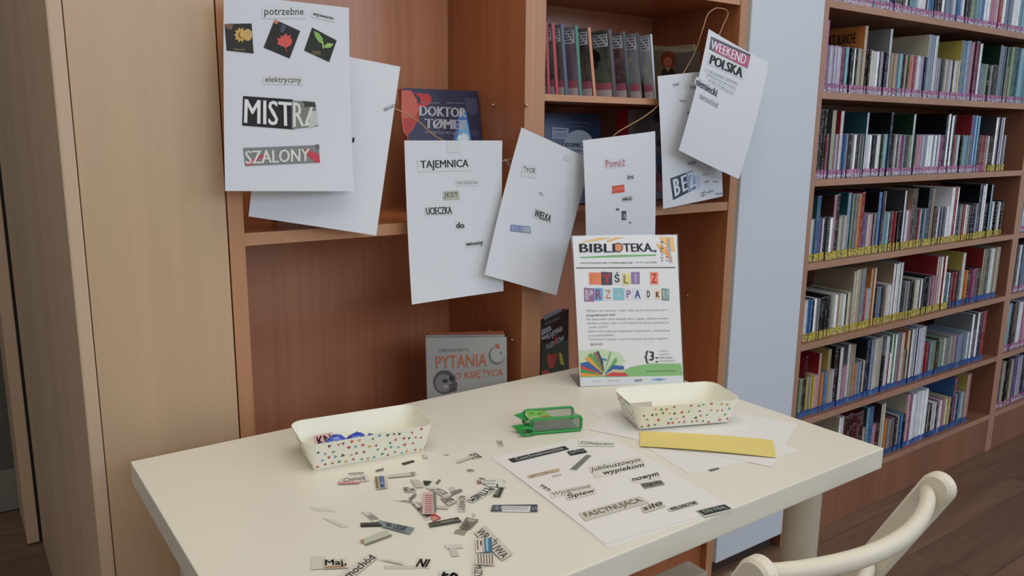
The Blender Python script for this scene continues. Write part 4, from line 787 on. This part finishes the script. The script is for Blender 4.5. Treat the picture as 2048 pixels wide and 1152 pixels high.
# things in the left tray
cut([(625, 872), (664, 864), (676, 890), (632, 896)], (206, 140, 146), 'pink cutting with letters at the left end inside the left tray', 'KN', (110, 40, 60), .01, z=.768, mx=.15)
cut([(728, 873), (748, 870), (756, 884), (734, 888)], (206, 150, 148), 'small pink cutting right of the blue pieces in the left tray', z=.768)
cut([(744, 869), (775, 864), (773, 874), (752, 877)], (150, 144, 128), 'brown, grey and blue cutting at the right inside the left tray', z=.770, prints=[([(760, 871), (775, 866), (774, 871), (765, 873)], (60, 90, 170))])
FOIL = mat('blue_wrapper', (30, 78, 190), .12, spec=.9, noise=.5, nscale=120, bump=.8, coat=.6)
def sweet(px, py, z, r, label):
    c = atZ(px, py, z); bm = bmesh.new(); bmesh.ops.create_icosphere(bm, subdivisions=3, radius=1); rr = random.Random(px)
    from mathutils import noise
    for v in bm.verts:
        d = noise.noise(v.co*2.2+Vector((px, 0, 0)))*.35+noise.noise(v.co*5+Vector((px, 3, 0)))*.16; v.co = Vector((v.co.x*1.35, v.co.y, v.co.z*.95))*(1+d)*r
    for v in bm.verts: v.index
    bm.verts.index_update(); root = empty('wrapped_sweet', c, label=label, cat='sweet')
    raw('wrapped_body', [v.co+c for v in bm.verts], [tuple(v.index for v in f.verts) for f in bm.faces], FOIL, root, smooth=True); bm.free()
    for sgn in (-1, 1):                          # twisted wrapper ends
        V = [c+Vector((sgn*r*1.2, 0, 0))]; Fc = []; m_ = 9
        for i in range(m_):
            a = math.pi*2*i/m_; V.append(c+Vector((sgn*r*(2.0+.2*(i % 2)), math.cos(a)*r*.7, math.sin(a)*r*.45+(.1*r if i % 2 else -.1*r))))
        for i in range(m_): Fc.append((0, 1+i, 1+(i+1) % m_))
        raw('wrapper_end', V, Fc, FOIL, root)
sweet(672, 884, .770, .0115, 'shiny blue wrapped piece next to the pink lettered cutting')
sweet(714, 879, .771, .0110, 'shiny blue wrapped piece in the middle of the left tray')
cut([(1262, 806), (1303, 803), (1305, 815), (1266, 820)], (168, 162, 144), 'grey cutting with a dark squiggle inside the right tray', 'at', (90, 86, 76), .01, z=.779, mx=.5)

# ================================================================== GREEN PLASTIC CASE
gc = empty('plastic_case', (.782, .985, .7405), label='green see-through plastic case with open flaps, in the middle of the table', cat='case')
GRN = mat('green_plastic', (26, 150, 60), .22, spec=.6, alpha=.88); GCL = mat('clear_window_plastic', (150, 160, 146), .1, alpha=.35, coat=.5); GDK = mat('case_inside', (128, 118, 104), .7)
Pf0, Pf1 = Vector((.7440, .9795, 0)), Vector((.8250, .9480, 0)); ux = (Pf1-Pf0).normalized(); uy = Vector((-ux.y, ux.x, 0)); LX = (Pf1-Pf0).length
def gp(a, b, z): return Pf0+ux*a+uy*b+Vector((0, 0, .7408+z))
def gtube(name, pts, r, m, par=gc, closed=False): return tube(name, [gp(*p) for p in pts], r, m, par, seg=8)
HZ = .0235
for nm, b in (('front_frame', 0.0), ('rear_frame', .045)):
    rr_ = .006; pts = []
    for k, (cx_, cz_) in enumerate(((LX-rr_, HZ-rr_), (rr_, HZ-rr_), (rr_, rr_), (LX-rr_, rr_))):
        for i in range(5): a = math.pi/2*(k+i/4); pts.append((cx_+rr_*math.cos(a), b, cz_+rr_*math.sin(a)+.002))
    pts.append(pts[0]); gtube(nm, pts, .0026, GRN)
def gquad(name, pts, m, par=gc, d=.0006):
    p = [gp(*q) for q in pts]; nn = (p[1]-p[0]).cross(p[2]-p[0]).normalized()*d; return slab3(name, p, nn, m, par)
gquad('front_window', [(.004, .001, .005), (LX-.004, .001, .005), (LX-.004, .001, HZ-.002), (.004, .001, HZ-.002)], GCL)
gquad('top_window', [(.036, .001, HZ+.001), (LX-.002, .001, HZ+.001), (LX-.006, .044, HZ+.001), (.036, .044, HZ+.001)], GCL)
gquad('top_rail', [(.0, -.001, HZ+.0005), (LX, -.001, HZ+.0005), (LX, .006, HZ+.0005), (.0, .006, HZ+.0005)], GRN)
gquad('base_plate', [(.0, .0, .0), (LX, .0, .0), (LX, .045, .0), (.0, .045, .0)], GRN)
for a in (.0, LX-.001): gquad('end_wall', [(a, .002, .003), (a, .043, .003), (a, .043, HZ-.002), (a, .002, HZ-.002)], GCL)
lb = gquad('label', [(.000, .008, HZ+.0015), (.040, .008, HZ+.0015), (.034, .040, HZ+.0015), (.002, .044, HZ+.0015)], mat('case_label', (120, 186, 76), .4), d=.0005)
for q, cc in (([(.020, .009), (.037, .009), (.032, .015), (.022, .014)], (204, 100, 56)), ([(.006, .028), (.013, .028), (.013, .031), (.006, .031)], (60, 110, 40)), ([(.018, .022), (.024, .022), (.026, .027), (.019, .026)], (60, 120, 44)), ([(.026, .034), (.033, .034), (.033, .037), (.026, .038)], (196, 120, 90)), ([(.003, .010), (.018, .009), (.018, .012), (.003, .013)], (206, 208, 170))):
    raw('print', [gp(a, b, HZ+.0023) for a, b in q], [(0, 1, 2, 3)], flat(cc), lb)
raw('flap', [gp(*p) for p in ((-.001, .044, HZ), (-.018, .040, HZ-.002), (-.004, .018, HZ-.006), (.001, .010, HZ-.001))]+[gp(*p) for p in ((-.001, .044, HZ-.0008), (-.018, .040, HZ-.0028), (-.004, .018, HZ-.0068), (.001, .010, HZ-.0018))], [(0, 1, 2, 3), (4, 7, 6, 5), (0, 4, 5, 1), (1, 5, 6, 2), (2, 6, 7, 3), (3, 7, 4, 0)], GRN, gc)
raw('flap', [gp(*p) for p in ((.002, .020, .012), (-.026, .022, .010), (-.018, .008, .004), (.002, .004, .009))]+[gp(*p) for p in ((.002, .020, .011), (-.026, .022, .009), (-.018, .008, .003), (.002, .004, .008))], [(0, 1, 2, 3), (4, 7, 6, 5), (0, 4, 5, 1), (1, 5, 6, 2), (2, 6, 7, 3), (3, 7, 4, 0)], GRN, gc)
lp = []
for i in range(13): a = math.pi*2*i/12; lp.append((-.008+.012*math.cos(a), -.004-.001, .0085+.0062*math.sin(a)))
gtube('tab_ring', lp, .0024, GRN)
gquad('inner_card', [(.010, .012, .006), (LX-.010, .012, .006), (LX-.010, .036, .006), (.010, .036, .006)], GDK)

# ================================================================== DISC CASES AND BOOKS IN THE RIGHT BOOKCASES
PAL = dict(W=(232, 238, 244), L=(176, 172, 194), K=(20, 22, 28), N=(34, 46, 84), B=(46, 104, 168), A=(120, 170, 190), S=(120, 140, 164), G=(128, 130, 132), g=(30, 58, 40), V=(132, 164, 124), Y=(190, 172, 76), O=(206, 120, 54), R=(156, 36, 44), P=(190, 130, 156),
           M=(140, 44, 100), C=(198, 190, 166), T=(160, 136, 116), D=(66, 44, 40), U=(100, 76, 136), E=(28, 84, 94), H=(62, 64, 70))
CN = dict(W='white', L='lilac', K='black', N='navy', B='blue', A='aqua', S='slate blue', G='grey', g='dark green', V='pale green', Y='yellow', O='orange', R='red', P='pink', M='magenta', C='cream', T='tan', D='dark brown', U='purple', E='teal', H='charcoal')
ROWS = [ # (shelf height, first pixel, tokens, sticker changes)
 (1.576, 1668, '1700Lt3 1712W2t 1722Lt 1735W4t 1748Wt2 1757At 1768At 1778Lt2 1793Nt2 1810Ht2 1815Wt 1820Kt 1835At3 1850Wt4 1856Kt 1860At 1868Bt 1882Kt2 1886Wt 1905St4 1912Wt2 1920Bt 1927Wt 1931Kt 1940Ht2 1950Vt2 1960At2 1968Bt 1976Wt 1990Pt3 1995Wt 2001Rt 2008Wt 2022St4 2035Wt3 2048At3 2075Wt5', [(9999, 'p')]),
 (1.339, 1641, '1650PtM 1680L3 1687M2 1697A2 1703K 1706W 1712G2 1720C2 1723K 1729CtO 1736K2 1741C 1753W3 1762K 1773N 1778WtG 1784T 1790T 1800A 1806D 1813C2 1818O 1824P 1828R 1841L4 1848N 1855StC 1860StS 1864WtK 1868WtK 1878L3 1884g 1892G2 1900L2 1906K 1915C2 1925BtY 1930AtB 1937PtL 1950MtD 1956WtH 1966S2 1970V 1976H 1983L2 1990g2 2008Stg 2013T 2018Vt 2030Et3 2048At4 2070Et5', [(9999, 'p')]),
 (1.102, 1628, '1638KtN 1648KtK 1655R 1664CtH 1668T 1673L 1680WtR 1688B2 1692L 1698K 1704G 1708W 1715K2 1725G3 1729WtE 1737W2 1750N3 1756W 1766V3 1772A 1777NtK 1780W 1783K 1789G 1794D 1799L 1806M2 1815H2 1820V 1825Wtg 1828g 1838P3 1850S3 1868W5 1872U 1876W 1880M 1885N 1889NtK 1900WtK 1905KtN 1911R 1914W 1921K2 1935A4 1943BtR 1952AtB 1956D 1970R4 1974W 1983K3 1988WtH 1994LtK 2000WtN 2008K', [(1972, 'p'), (9999, 'y')]),
 (.865, 1617, '1626W 1634BtE 1641U 1645W 1655H2 1660W 1667PtD 1674KtK 1688C2 1696StE 1702VtN 1709GtH 1716OtO 1722RtR 1730U2 1735C 1740P 1750K3 1757BtK 1762KtN 1766WtR 1772A 1782W2 1788R 1800K4 1804WtH 1810S 1818P2 1828KtT 1832N 1836R 1840W 1850E2 1856NtK 1863TtK 1875D3 1888N3 1894W 1900Wt 1906Rt 1910WtK 1916N 1922G 1928R 1934W 1948N5 1952L 1958NtK 1966WtG 1972K 1976AtK 1981K 1985W 1990K 1995W 2001K', [(9999, 'y')]),
 (.628, 1606, '1612W 1620B 1630K2 1637G 1655K3 1662H 1672C2 1682T2 1692W 1700C2 1706CtT 1716CtT 1724StT 1728R 1736C 1744CtO 1750K 1757S 1763N 1770T 1780W2 1790WtT 1800WtG 1806K 1816G2 1825K2 1832C 1842W2 1855K3 1868P4 1876CtR 1885WtR 1893E2 1896W 1901N 1908R 1918G3 1924WtY 1936O2 1952M4 1958D 1966VtR 1972gtG 1980WtV 1993CtT', [(1898, 'y'), (9999, 'b')]),
 (.391, 1594, '1600V 1606D 1610KtR 1618Y 1626Y2 1632P 1638TtR 1644O 1650B 1656TtY 1664C2 1672DtK 1680WtD 1690P2 1696WtG 1703TtC 1709O 1718S2 1722K 1727C 1735NtK 1742StN 1753CtW 1760CtK 1764K 1772WtL 1778R 1786WtV 1794GtG 1801CtP 1808T 1814CtO 1820WtK 1832WtN 1844LtW 1852R2 1860H2 1868V2 1876D2 1888V3 1904G4 1910P 1920S3 1936S5 1941WtG 1946M 1951WtG 1957NtN 1966RtR', [(9999, 'b')]),
 (.154, 1660, '1672C 1682WtC 1700KtR 1718KtR 1727H 1734AtE 1741BtB 1748P 1754R 1764CtD 1771O 1778G 1785R2 1790K 1795C 1800B 1806A 1812PtC 1817MtM 1834WtW 1850WtW 1855D 1860D 1868W2 1872K 1885P3 1893Y2 1900C 1908RtB 1920A3 1926W 1933PtY', [(9999, 'b')])]
ROWS2 = [(1.102, '2060LtN 2100WtB'), (.865, '2034KtN 2042BtB 2048WtB 2070PtN'), (.628, '2022NtK 2030HtN 2036WtK 2044BtK 2060GtK 2080KtK'), (.391, '2003Wt 2008Nt 2016At 2022Dt 2030Ht 2036Wt 2044Pt 2060Lt 2080Dt'), (.154, '1992At 1996Nt 2002Ct 2014Kt 2018Ct 2028Ut 2036Lt 2044Kt 2052Ut 2070Lt')]
def oattr(nt, name):
    a = nt.nodes.new('ShaderNodeAttribute'); a.attribute_type = 'OBJECT'; a.attribute_name = name; return a
def case_mat(name, attr, typ='OBJECT', marks=True, rough=.22):
    """colour comes from the object (or the face); small raised-looking print marks along the spine"""
    m = bpy.data.materials.new(name); m.use_nodes = True; nt = m.node_tree; b = nt.nodes['Principled BSDF']; L = nt.links.new
    a = nt.nodes.new('ShaderNodeAttribute'); a.attribute_type = typ; a.attribute_name = attr; b.inputs['Roughness'].default_value = rough
    if marks:
        tc = nt.nodes.new('ShaderNodeTexCoord'); sx = nt.nodes.new('ShaderNodeSeparateXYZ'); L(tc.outputs['Object'], sx.inputs[0])
        oi = nt.nodes.new('ShaderNodeObjectInfo'); cb = nt.nodes.new('ShaderNodeCombineXYZ')
        m1 = nt.nodes.new('ShaderNodeMath'); m1.operation = 'MULTIPLY'; m1.inputs[1].default_value = 300; L(sx.outputs['X'], m1.inputs[0]); L(m1.outputs[0], cb.inputs[0])
        m2 = nt.nodes.new('ShaderNodeMath'); m2.operation = 'MULTIPLY_ADD'; m2.inputs[1].default_value = 420; L(sx.outputs['Z'], m2.inputs[0])
        m4 = nt.nodes.new('ShaderNodeMath'); m4.operation = 'MULTIPLY'; m4.inputs[1].default_value = 97; L(oi.outputs['Random'], m4.inputs[0]); L(m4.outputs[0], m2.inputs[2]); L(m2.outputs[0], cb.inputs[2])
        n = nt.nodes.new('ShaderNodeTexNoise'); n.inputs['Scale'].default_value = 1; n.inputs['Detail'].default_value = 2; L(cb.outputs[0], n.inputs['Vector'])
        gt = nt.nodes.new('ShaderNodeMath'); gt.operation = 'GREATER_THAN'; gt.inputs[1].default_value = .56; L(n.outputs['Fac'], gt.inputs[0])
        n2 = nt.nodes.new('ShaderNodeTexNoise'); n2.inputs['Scale'].default_value = 1; m5 = nt.nodes.new('ShaderNodeMath'); m5.operation = 'MULTIPLY_ADD'; m5.inputs[1].default_value = 22; L(sx.outputs['Z'], m5.inputs[0]); L(m4.outputs[0], m5.inputs[2])
        c2 = nt.nodes.new('ShaderNodeCombineXYZ'); L(m5.outputs[0], c2.inputs[2]); L(c2.outputs[0], n2.inputs['Vector'])
        g2 = nt.nodes.new('ShaderNodeMath'); g2.operation = 'GREATER_THAN'; g2.inputs[1].default_value = .50; L(n2.outputs['Fac'], g2.inputs[0])
        mm = nt.nodes.new('ShaderNodeMath'); mm.operation = 'MULTIPLY'; L(gt.outputs[0], mm.inputs[0]); L(g2.outputs[0], mm.inputs[1])
        m6 = nt.nodes.new('ShaderNodeMath'); m6.operation = 'MULTIPLY'; m6.inputs[1].default_value = .5; L(mm.outputs[0], m6.inputs[0])
        # print colour is the opposite in lightness of the case colour
        bw = nt.nodes.new('ShaderNodeRGBToBW'); L(a.outputs['Color'], bw.inputs[0]); lt = nt.nodes.new('ShaderNodeMath'); lt.operation = 'LESS_THAN'; lt.inputs[1].default_value = .25; L(bw.outputs[0], lt.inputs[0])
        sc = nt.nodes.new('ShaderNodeMath'); sc.operation = 'MULTIPLY_ADD'; sc.inputs[1].default_value = .52; sc.inputs[2].default_value = .05; L(lt.outputs[0], sc.inputs[0])
        mx = nt.nodes.new('ShaderNodeMix'); mx.data_type = 'RGBA'; L(m6.outputs[0], mx.inputs['Factor']); L(a.outputs['Color'], mx.inputs['A']); L(sc.outputs[0], mx.inputs['B'])
        L(mx.outputs['Result'], b.inputs['Base Color'])
    else: L(a.outputs['Color'], b.inputs['Base Color'])
    return m
SPM = case_mat('disc_case_spine', 'spine_colour'); CVM = case_mat('disc_case_cover', 'cover_colour', marks=False, rough=.3); STF = case_mat('disc_case_any', 'Col', 'GEOMETRY', marks=True)
RIM = mat('case_rim_plastic', (150, 156, 164), .2, alpha=.9)
def st_mat(name, top, low, ink):
    m = bpy.data.materials.new(name); m.use_nodes = True; nt = m.node_tree; b = nt.nodes['Principled BSDF']; L = nt.links.new; b.inputs['Roughness'].default_value = .5
    tc = nt.nodes.new('ShaderNodeTexCoord'); sx = nt.nodes.new('ShaderNodeSeparateXYZ'); L(tc.outputs['Object'], sx.inputs[0])
    gz = nt.nodes.new('ShaderNodeMath'); gz.operation = 'GREATER_THAN'; gz.inputs[1].default_value = .0125; L(sx.outputs['Z'], gz.inputs[0])
    mx = nt.nodes.new('ShaderNodeMix'); mx.data_type = 'RGBA'; mx.inputs['A'].default_value = lin(low); mx.inputs['B'].default_value = lin(top); L(gz.outputs[0], mx.inputs['Factor'])
    oi = nt.nodes.new('ShaderNodeObjectInfo'); ad = nt.nodes.new('ShaderNodeVectorMath'); ad.operation = 'ADD'; L(tc.outputs['Object'], ad.inputs[0]); L(oi.outputs['Location'], ad.inputs[1])
    n = nt.nodes.new('ShaderNodeTexNoise'); n.inputs['Scale'].default_value = 330; n.inputs['Detail'].default_value = 1; L(ad.outputs[0], n.inputs['Vector'])
    g = nt.nodes.new('ShaderNodeMath'); g.operation = 'GREATER_THAN'; g.inputs[1].default_value = .54; L(n.outputs['Fac'], g.inputs[0])
    m2 = nt.nodes.new('ShaderNodeMix'); m2.data_type = 'RGBA'; L(mx.outputs['Result'], m2.inputs['A']); m2.inputs['B'].default_value = lin(ink); L(g.outputs[0], m2.inputs['Factor']); L(m2.outputs['Result'], b.inputs['Base Color'])
    return m
STK = dict(p=st_mat('pink_shelf_mark', (196, 128, 170), (206, 196, 212), (90, 60, 96)), y=st_mat('yellow_shelf_mark', (206, 186, 74), (214, 196, 96), (96, 84, 40)), b=st_mat('blue_shelf_mark', (34, 82, 150), (66, 106, 166), (40, 66, 130)))
CASES = {}
def case_mesh(h, tall):
    """case body: bevelled box with a recessed spine inlay; unit width is 1 cm, scaled per copy"""
    if (h, tall) in CASES: return CASES[(h, tall)]
    W_, D = .01, .138
    V = []; Fc = []; MI = []
    def bx(x0, x1, y0, y1, z0, z1, mi):
        v, f_ = box_vf(x0, x1, y0, y1, z0, z1); k = len(V); V.extend(v); Fc.extend([tuple(i+k for i in q) for q in f_])
        MI.extend([mi]*6)
    bx(0, .0009, .0008, D, 0, h, 1); bx(W_-.0009, W_, .0008, D, 0, h, 1)      # two covers
    bx(.0009, W_-.0009, .0012, D-.001, .0006, h-.0006, 0)                      # body with spine inlay
    bx(.0002, W_-.0002, .0, .0012, 0, .0012, 2); bx(.0002, W_-.0002, .0, .0012, h-.0012, h, 2)
    me = bpy.data.meshes.new('disc_case'); me.from_pydata(V, [], Fc); [me.materials.append(m) for m in (SPM, CVM, RIM)]
    for p, i in zip(me.polygons, MI): p.material_index = i
    CASES[(h, tall)] = me; return me
def st_mesh(k, band):
    me = bpy.data.meshes.new('shelf_mark'); v, f_ = box_vf(.0003, .0097, -.0003, -.0001, .001, .024 if band != 'b' else .020); me.from_pydata(v, [], f_); me.materials.append(STK[k]); return me
STM = {k: st_mesh(k, k) for k in 'pyb'}
rc = random.Random(11); ITEMS = []
TOK = re.compile(r'(\d{4})([A-Za-z])(\d?)(t?)([A-Za-z]?)(\d?)')
def parse(spec): 
    out = []
    for t in spec.split():
        m = TOK.fullmatch(t); xe, c, n1, tl, cv, n2 = m.groups(); n = int(n1 or n2 or 1); out.append((int(xe), c, n, bool(tl), cv or None))
    return out
YF = 1.334
for ri, (z, x0, spec, stks) in enumerate(ROWS):
    pos = xbase(x0, YF, z); k = 0
    pos = max(pos, 1.9795)
    for xe, c, n, tall, cvr in parse(spec):
        e = min(xbase(xe, YF, z), 3.2575)
        n = max(n, round((e-pos)/(.0150 if tall else .0112))); c0 = c
        for i in range(n):
            c = c0 if tall or i % 2 == 0 or rc.random() < .45 else rc.choice('WWKKLHCSG')
            w_ = (e-pos)/(n-i)
            if w_ < .0035: continue
            k += 1; sk = next(s for lim, s in stks if xe <= lim)
            ITEMS.append(dict(row=ri, k=k, x=pos, w=w_, z=z, c=c, cv=cvr, tall=tall, sk=sk, y=YF+rc.uniform(0, .006))); pos += w_
for z, spec in ROWS2:
    pos = 3.308; 
    for xe, c, n, tall, cvr in parse(spec):
        e = xbase(xe, YF, z)
        if e-pos < .004: continue
        w_ = e-pos; nn_ = max(1, round(w_/.016))
        for i in range(nn_): ITEMS.append(dict(row=20, k=0, x=pos, w=w_/nn_, z=z, c=c, cv=cvr, tall=True, sk='p', y=YF+rc.uniform(0, .006))); pos += w_/nn_
ORD = ['first', 'second', 'third', 'fourth', 'fifth', 'sixth', 'seventh', 'eighth', 'ninth', 'tenth']
SHN = ['top visible shelf', 'second shelf down', 'third shelf down', 'fourth shelf down', 'fifth shelf down', 'sixth shelf down', 'lowest shelf']
short = [i for i in ITEMS if not i['tall'] and i['row'] < 20]; tallb = [i for i in ITEMS if i['tall'] and i['row'] < 20]
def size_key(i): return -((i['x']**2+1.8+(i['z']-1.228)**2)/i['w'])
for lst, nm in ((short, 'cd'), (tallb, 'dvd')):
    lst.sort(key=size_key, reverse=True)
    for i in lst[:300]: i['one'] = True
one = [i for i in ITEMS if i.get('one')]; one.sort(key=lambda i: (i['row'], i['x']))
byrow = {}
for i in ITEMS:
    if i['row'] < 20: byrow.setdefault(i['row'], []).append(i)
for r in byrow.values(): r.sort(key=lambda i: i['x'])
def vary(c, a):
    g = sum(c)/3; c = tuple(v*.84+g*.16 for v in c)
    return tuple(max(0, min(1, v*a)) for v in lin(c)[:3])
for it in one:
    r = byrow[it['row']]; j = r.index(it)
    h = (.190 if it['tall'] else .1245)*rc.uniform(.985, 1.015)
    o = bpy.data.objects.new('dvd_case' if it['tall'] else 'cd_case', case_mesh(.190 if it['tall'] else .1245, it['tall'])); COL.objects.link(o)
    o.location = (it['x'], it['y'], it['z']+.0003); o.scale = ((it['w']-.0004)/.01, 1, h/(.190 if it['tall'] else .1245))
    a = rc.uniform(.65, 1.3); o['spine_colour'] = vary(PAL[it['c']], a); o['cover_colour'] = vary(PAL[it['cv'] or it['c']], .9)
    same = [q for q in r[:j+1] if q['c'] == it['c'] and q['tall'] == it['tall']]; nth = len(same)
    side = 'left'; pre = CN[it['c']]
    L_ = CN[r[j-1]['c']]+' one' if j > 0 else 'side panel'; ends = ORD[nth-1] if nth <= 10 else str(nth)+'th'
    what = 'tall case' if it['tall'] else 'small disc case'
    extra = (' with %s cover' % CN[it['cv']]) if it['cv'] else ''
    lab = '%s %s %s%s from the left, %s' % (ends, pre, what, extra, SHN[it['row']])
    if len(lab.split()) <= 12: lab += ', beside %s' % L_
    o['label'] = ' '.join(lab.split()[:16]); o['category'] = 'tall disc case' if it['tall'] else 'disc case'; o['group'] = '%s disc cases on the %s' % ('tall' if it['tall'] else 'small', SHN[it['row']])
    s = bpy.data.objects.new('shelf_mark', STM[it['sk']]); COL.objects.link(s); s.parent = o
# the remaining cases too small to tell apart
rest = [i for i in ITEMS if not i.get('one')]
def joined(lst, name, label, cat, kind):
    V = []; Fc = []; MI = []; CC = []
    for it in lst:
        h = (.190 if it['tall'] else .1245)*rc.uniform(.985, 1.015); col = vary(PAL[it['c']], rc.uniform(.75, 1.15)); cvc = vary(PAL[it['cv'] or it['c']], .9)
        for (x0, x1, y0, y1, z0, z1, mi, cc) in ((0, .0009, .0008, .138, 0, h, 0, cvc), (it['w']-.0013, it['w']-.0004, .0008, .138, 0, h, 0, cvc), (.0009, it['w']-.0013, .0012, .137, .0006, h-.0006, 0, col), (.0003, it['w']-.0007, -.0003, -.0001, .001, .022, 'pyb'.index(it['sk'])+1, col)):
            v, f_ = box_vf(it['x']+x0, it['x']+x1, it['y']+y0, it['y']+y1, it['z']+.0003+z0, it['z']+.0003+z1); k = len(V); V += v; Fc += [tuple(i+k for i in q) for q in f_]; MI += [mi]*6; CC += [cc]*6
    o = raw(name, V, Fc, [STF, STK['p'], STK['y'], STK['b']], mi=MI, label=label, cat=cat, kind=kind)
    at = o.data.color_attributes.new('Col', 'FLOAT_COLOR', 'CORNER'); li = 0
    for p, cc in zip(o.data.polygons, CC):
        for l in p.loop_indices: at.data[l].color = (*cc, 1)
    return o
r1 = [i for i in rest if i['row'] < 20]; r2 = [i for i in rest if i['row'] == 20]
if r1: joined(r1, 'disc_cases', 'remaining narrow disc cases at the right ends of the bookcase rows', 'disc cases', 'stuff')
for q, it in enumerate(r2):
    o = bpy.data.objects.new('dvd_case', case_mesh(.190, True)); COL.objects.link(o); o.location = (it['x'], it['y'], it['z']+.0003); o.scale = ((it['w']-.0004)/.01, 1, rc.uniform(.96, 1.02))
    o['spine_colour'] = vary(PAL[it['c']], rc.uniform(.75, 1.1)); o['cover_colour'] = vary(PAL[it['cv'] or it['c']], .9)
    sib = [p for p in r2 if p['z'] == it['z']]; n_ = sib.index(it)
    o['label'] = '%s %s tall case right of the upright at the picture edge, %s' % (ORD[n_] if n_ < 10 else str(n_+1)+'th', CN[it['c']], {1.102: 'third shelf down', .865: 'fourth shelf down', .628: 'fifth shelf down', .391: 'sixth shelf down', .154: 'lowest shelf'}[it['z']])
    o['category'] = 'tall disc case'; o['group'] = 'tall cases in the bookcase cut by the picture edge'
    s = bpy.data.objects.new('shelf_mark', STM['p']); COL.objects.link(s); s.parent = o
print('ITEMS', len(ITEMS), 'short', len(short), 'tall', len(tallb), 'stuff', len(r1), 'unit2', len(r2))
# title on the cover of the orange tall case
for it in one:
    if it['row'] == 1 and it['cv'] == 'O':
        x = it['x']-.0004; yb, zt = it['y'], it['z']+.190
        S = Sheet([(x, yb+.132, zt-.018), (x, yb+.028, zt-.018), (x, yb+.028, zt-.046), (x, yb+.132, zt-.046)])
        ow = [o for o in COL.objects if o.name.startswith('dvd_case') and abs(o.location.x-it['x']) < 1e-5 and abs(o.location.z-it['z']) < .001][0]
        TV, TF = text_geo('CARTE BLANCHE', .02, 0)
        V = [S.P(a, 1-b) for a, b in TV]; sx_ = ow.scale
        me = bpy.data.meshes.new('lettering'); me.from_pydata([((v.x-ow.location.x)/sx_.x, (v.y-ow.location.y)/sx_.y, (v.z-ow.location.z)/sx_.z) for v in V], [], TF); me.materials.append(flat((34, 26, 22)))
        l = bpy.data.objects.new('lettering', me); COL.objects.link(l); l.parent = ow
        V = []; Fc = []
        for r in range(6):
            k = len(V); za = zt-.056-r*.010
            V += [((x-ow.location.x)/sx_.x, yy-ow.location.y, (zz-ow.location.z)/sx_.z) for yy, zz in ((yb+.13, za), (yb+.03, za), (yb+.03, za-.003), (yb+.13, za-.003))]; Fc.append((k, k+1, k+2, k+3))
        me = bpy.data.meshes.new('fine_print'); me.from_pydata(V, [], Fc); me.materials.append(flat((110, 70, 30))); l = bpy.data.objects.new('fine_print', me); COL.objects.link(l); l.parent = ow
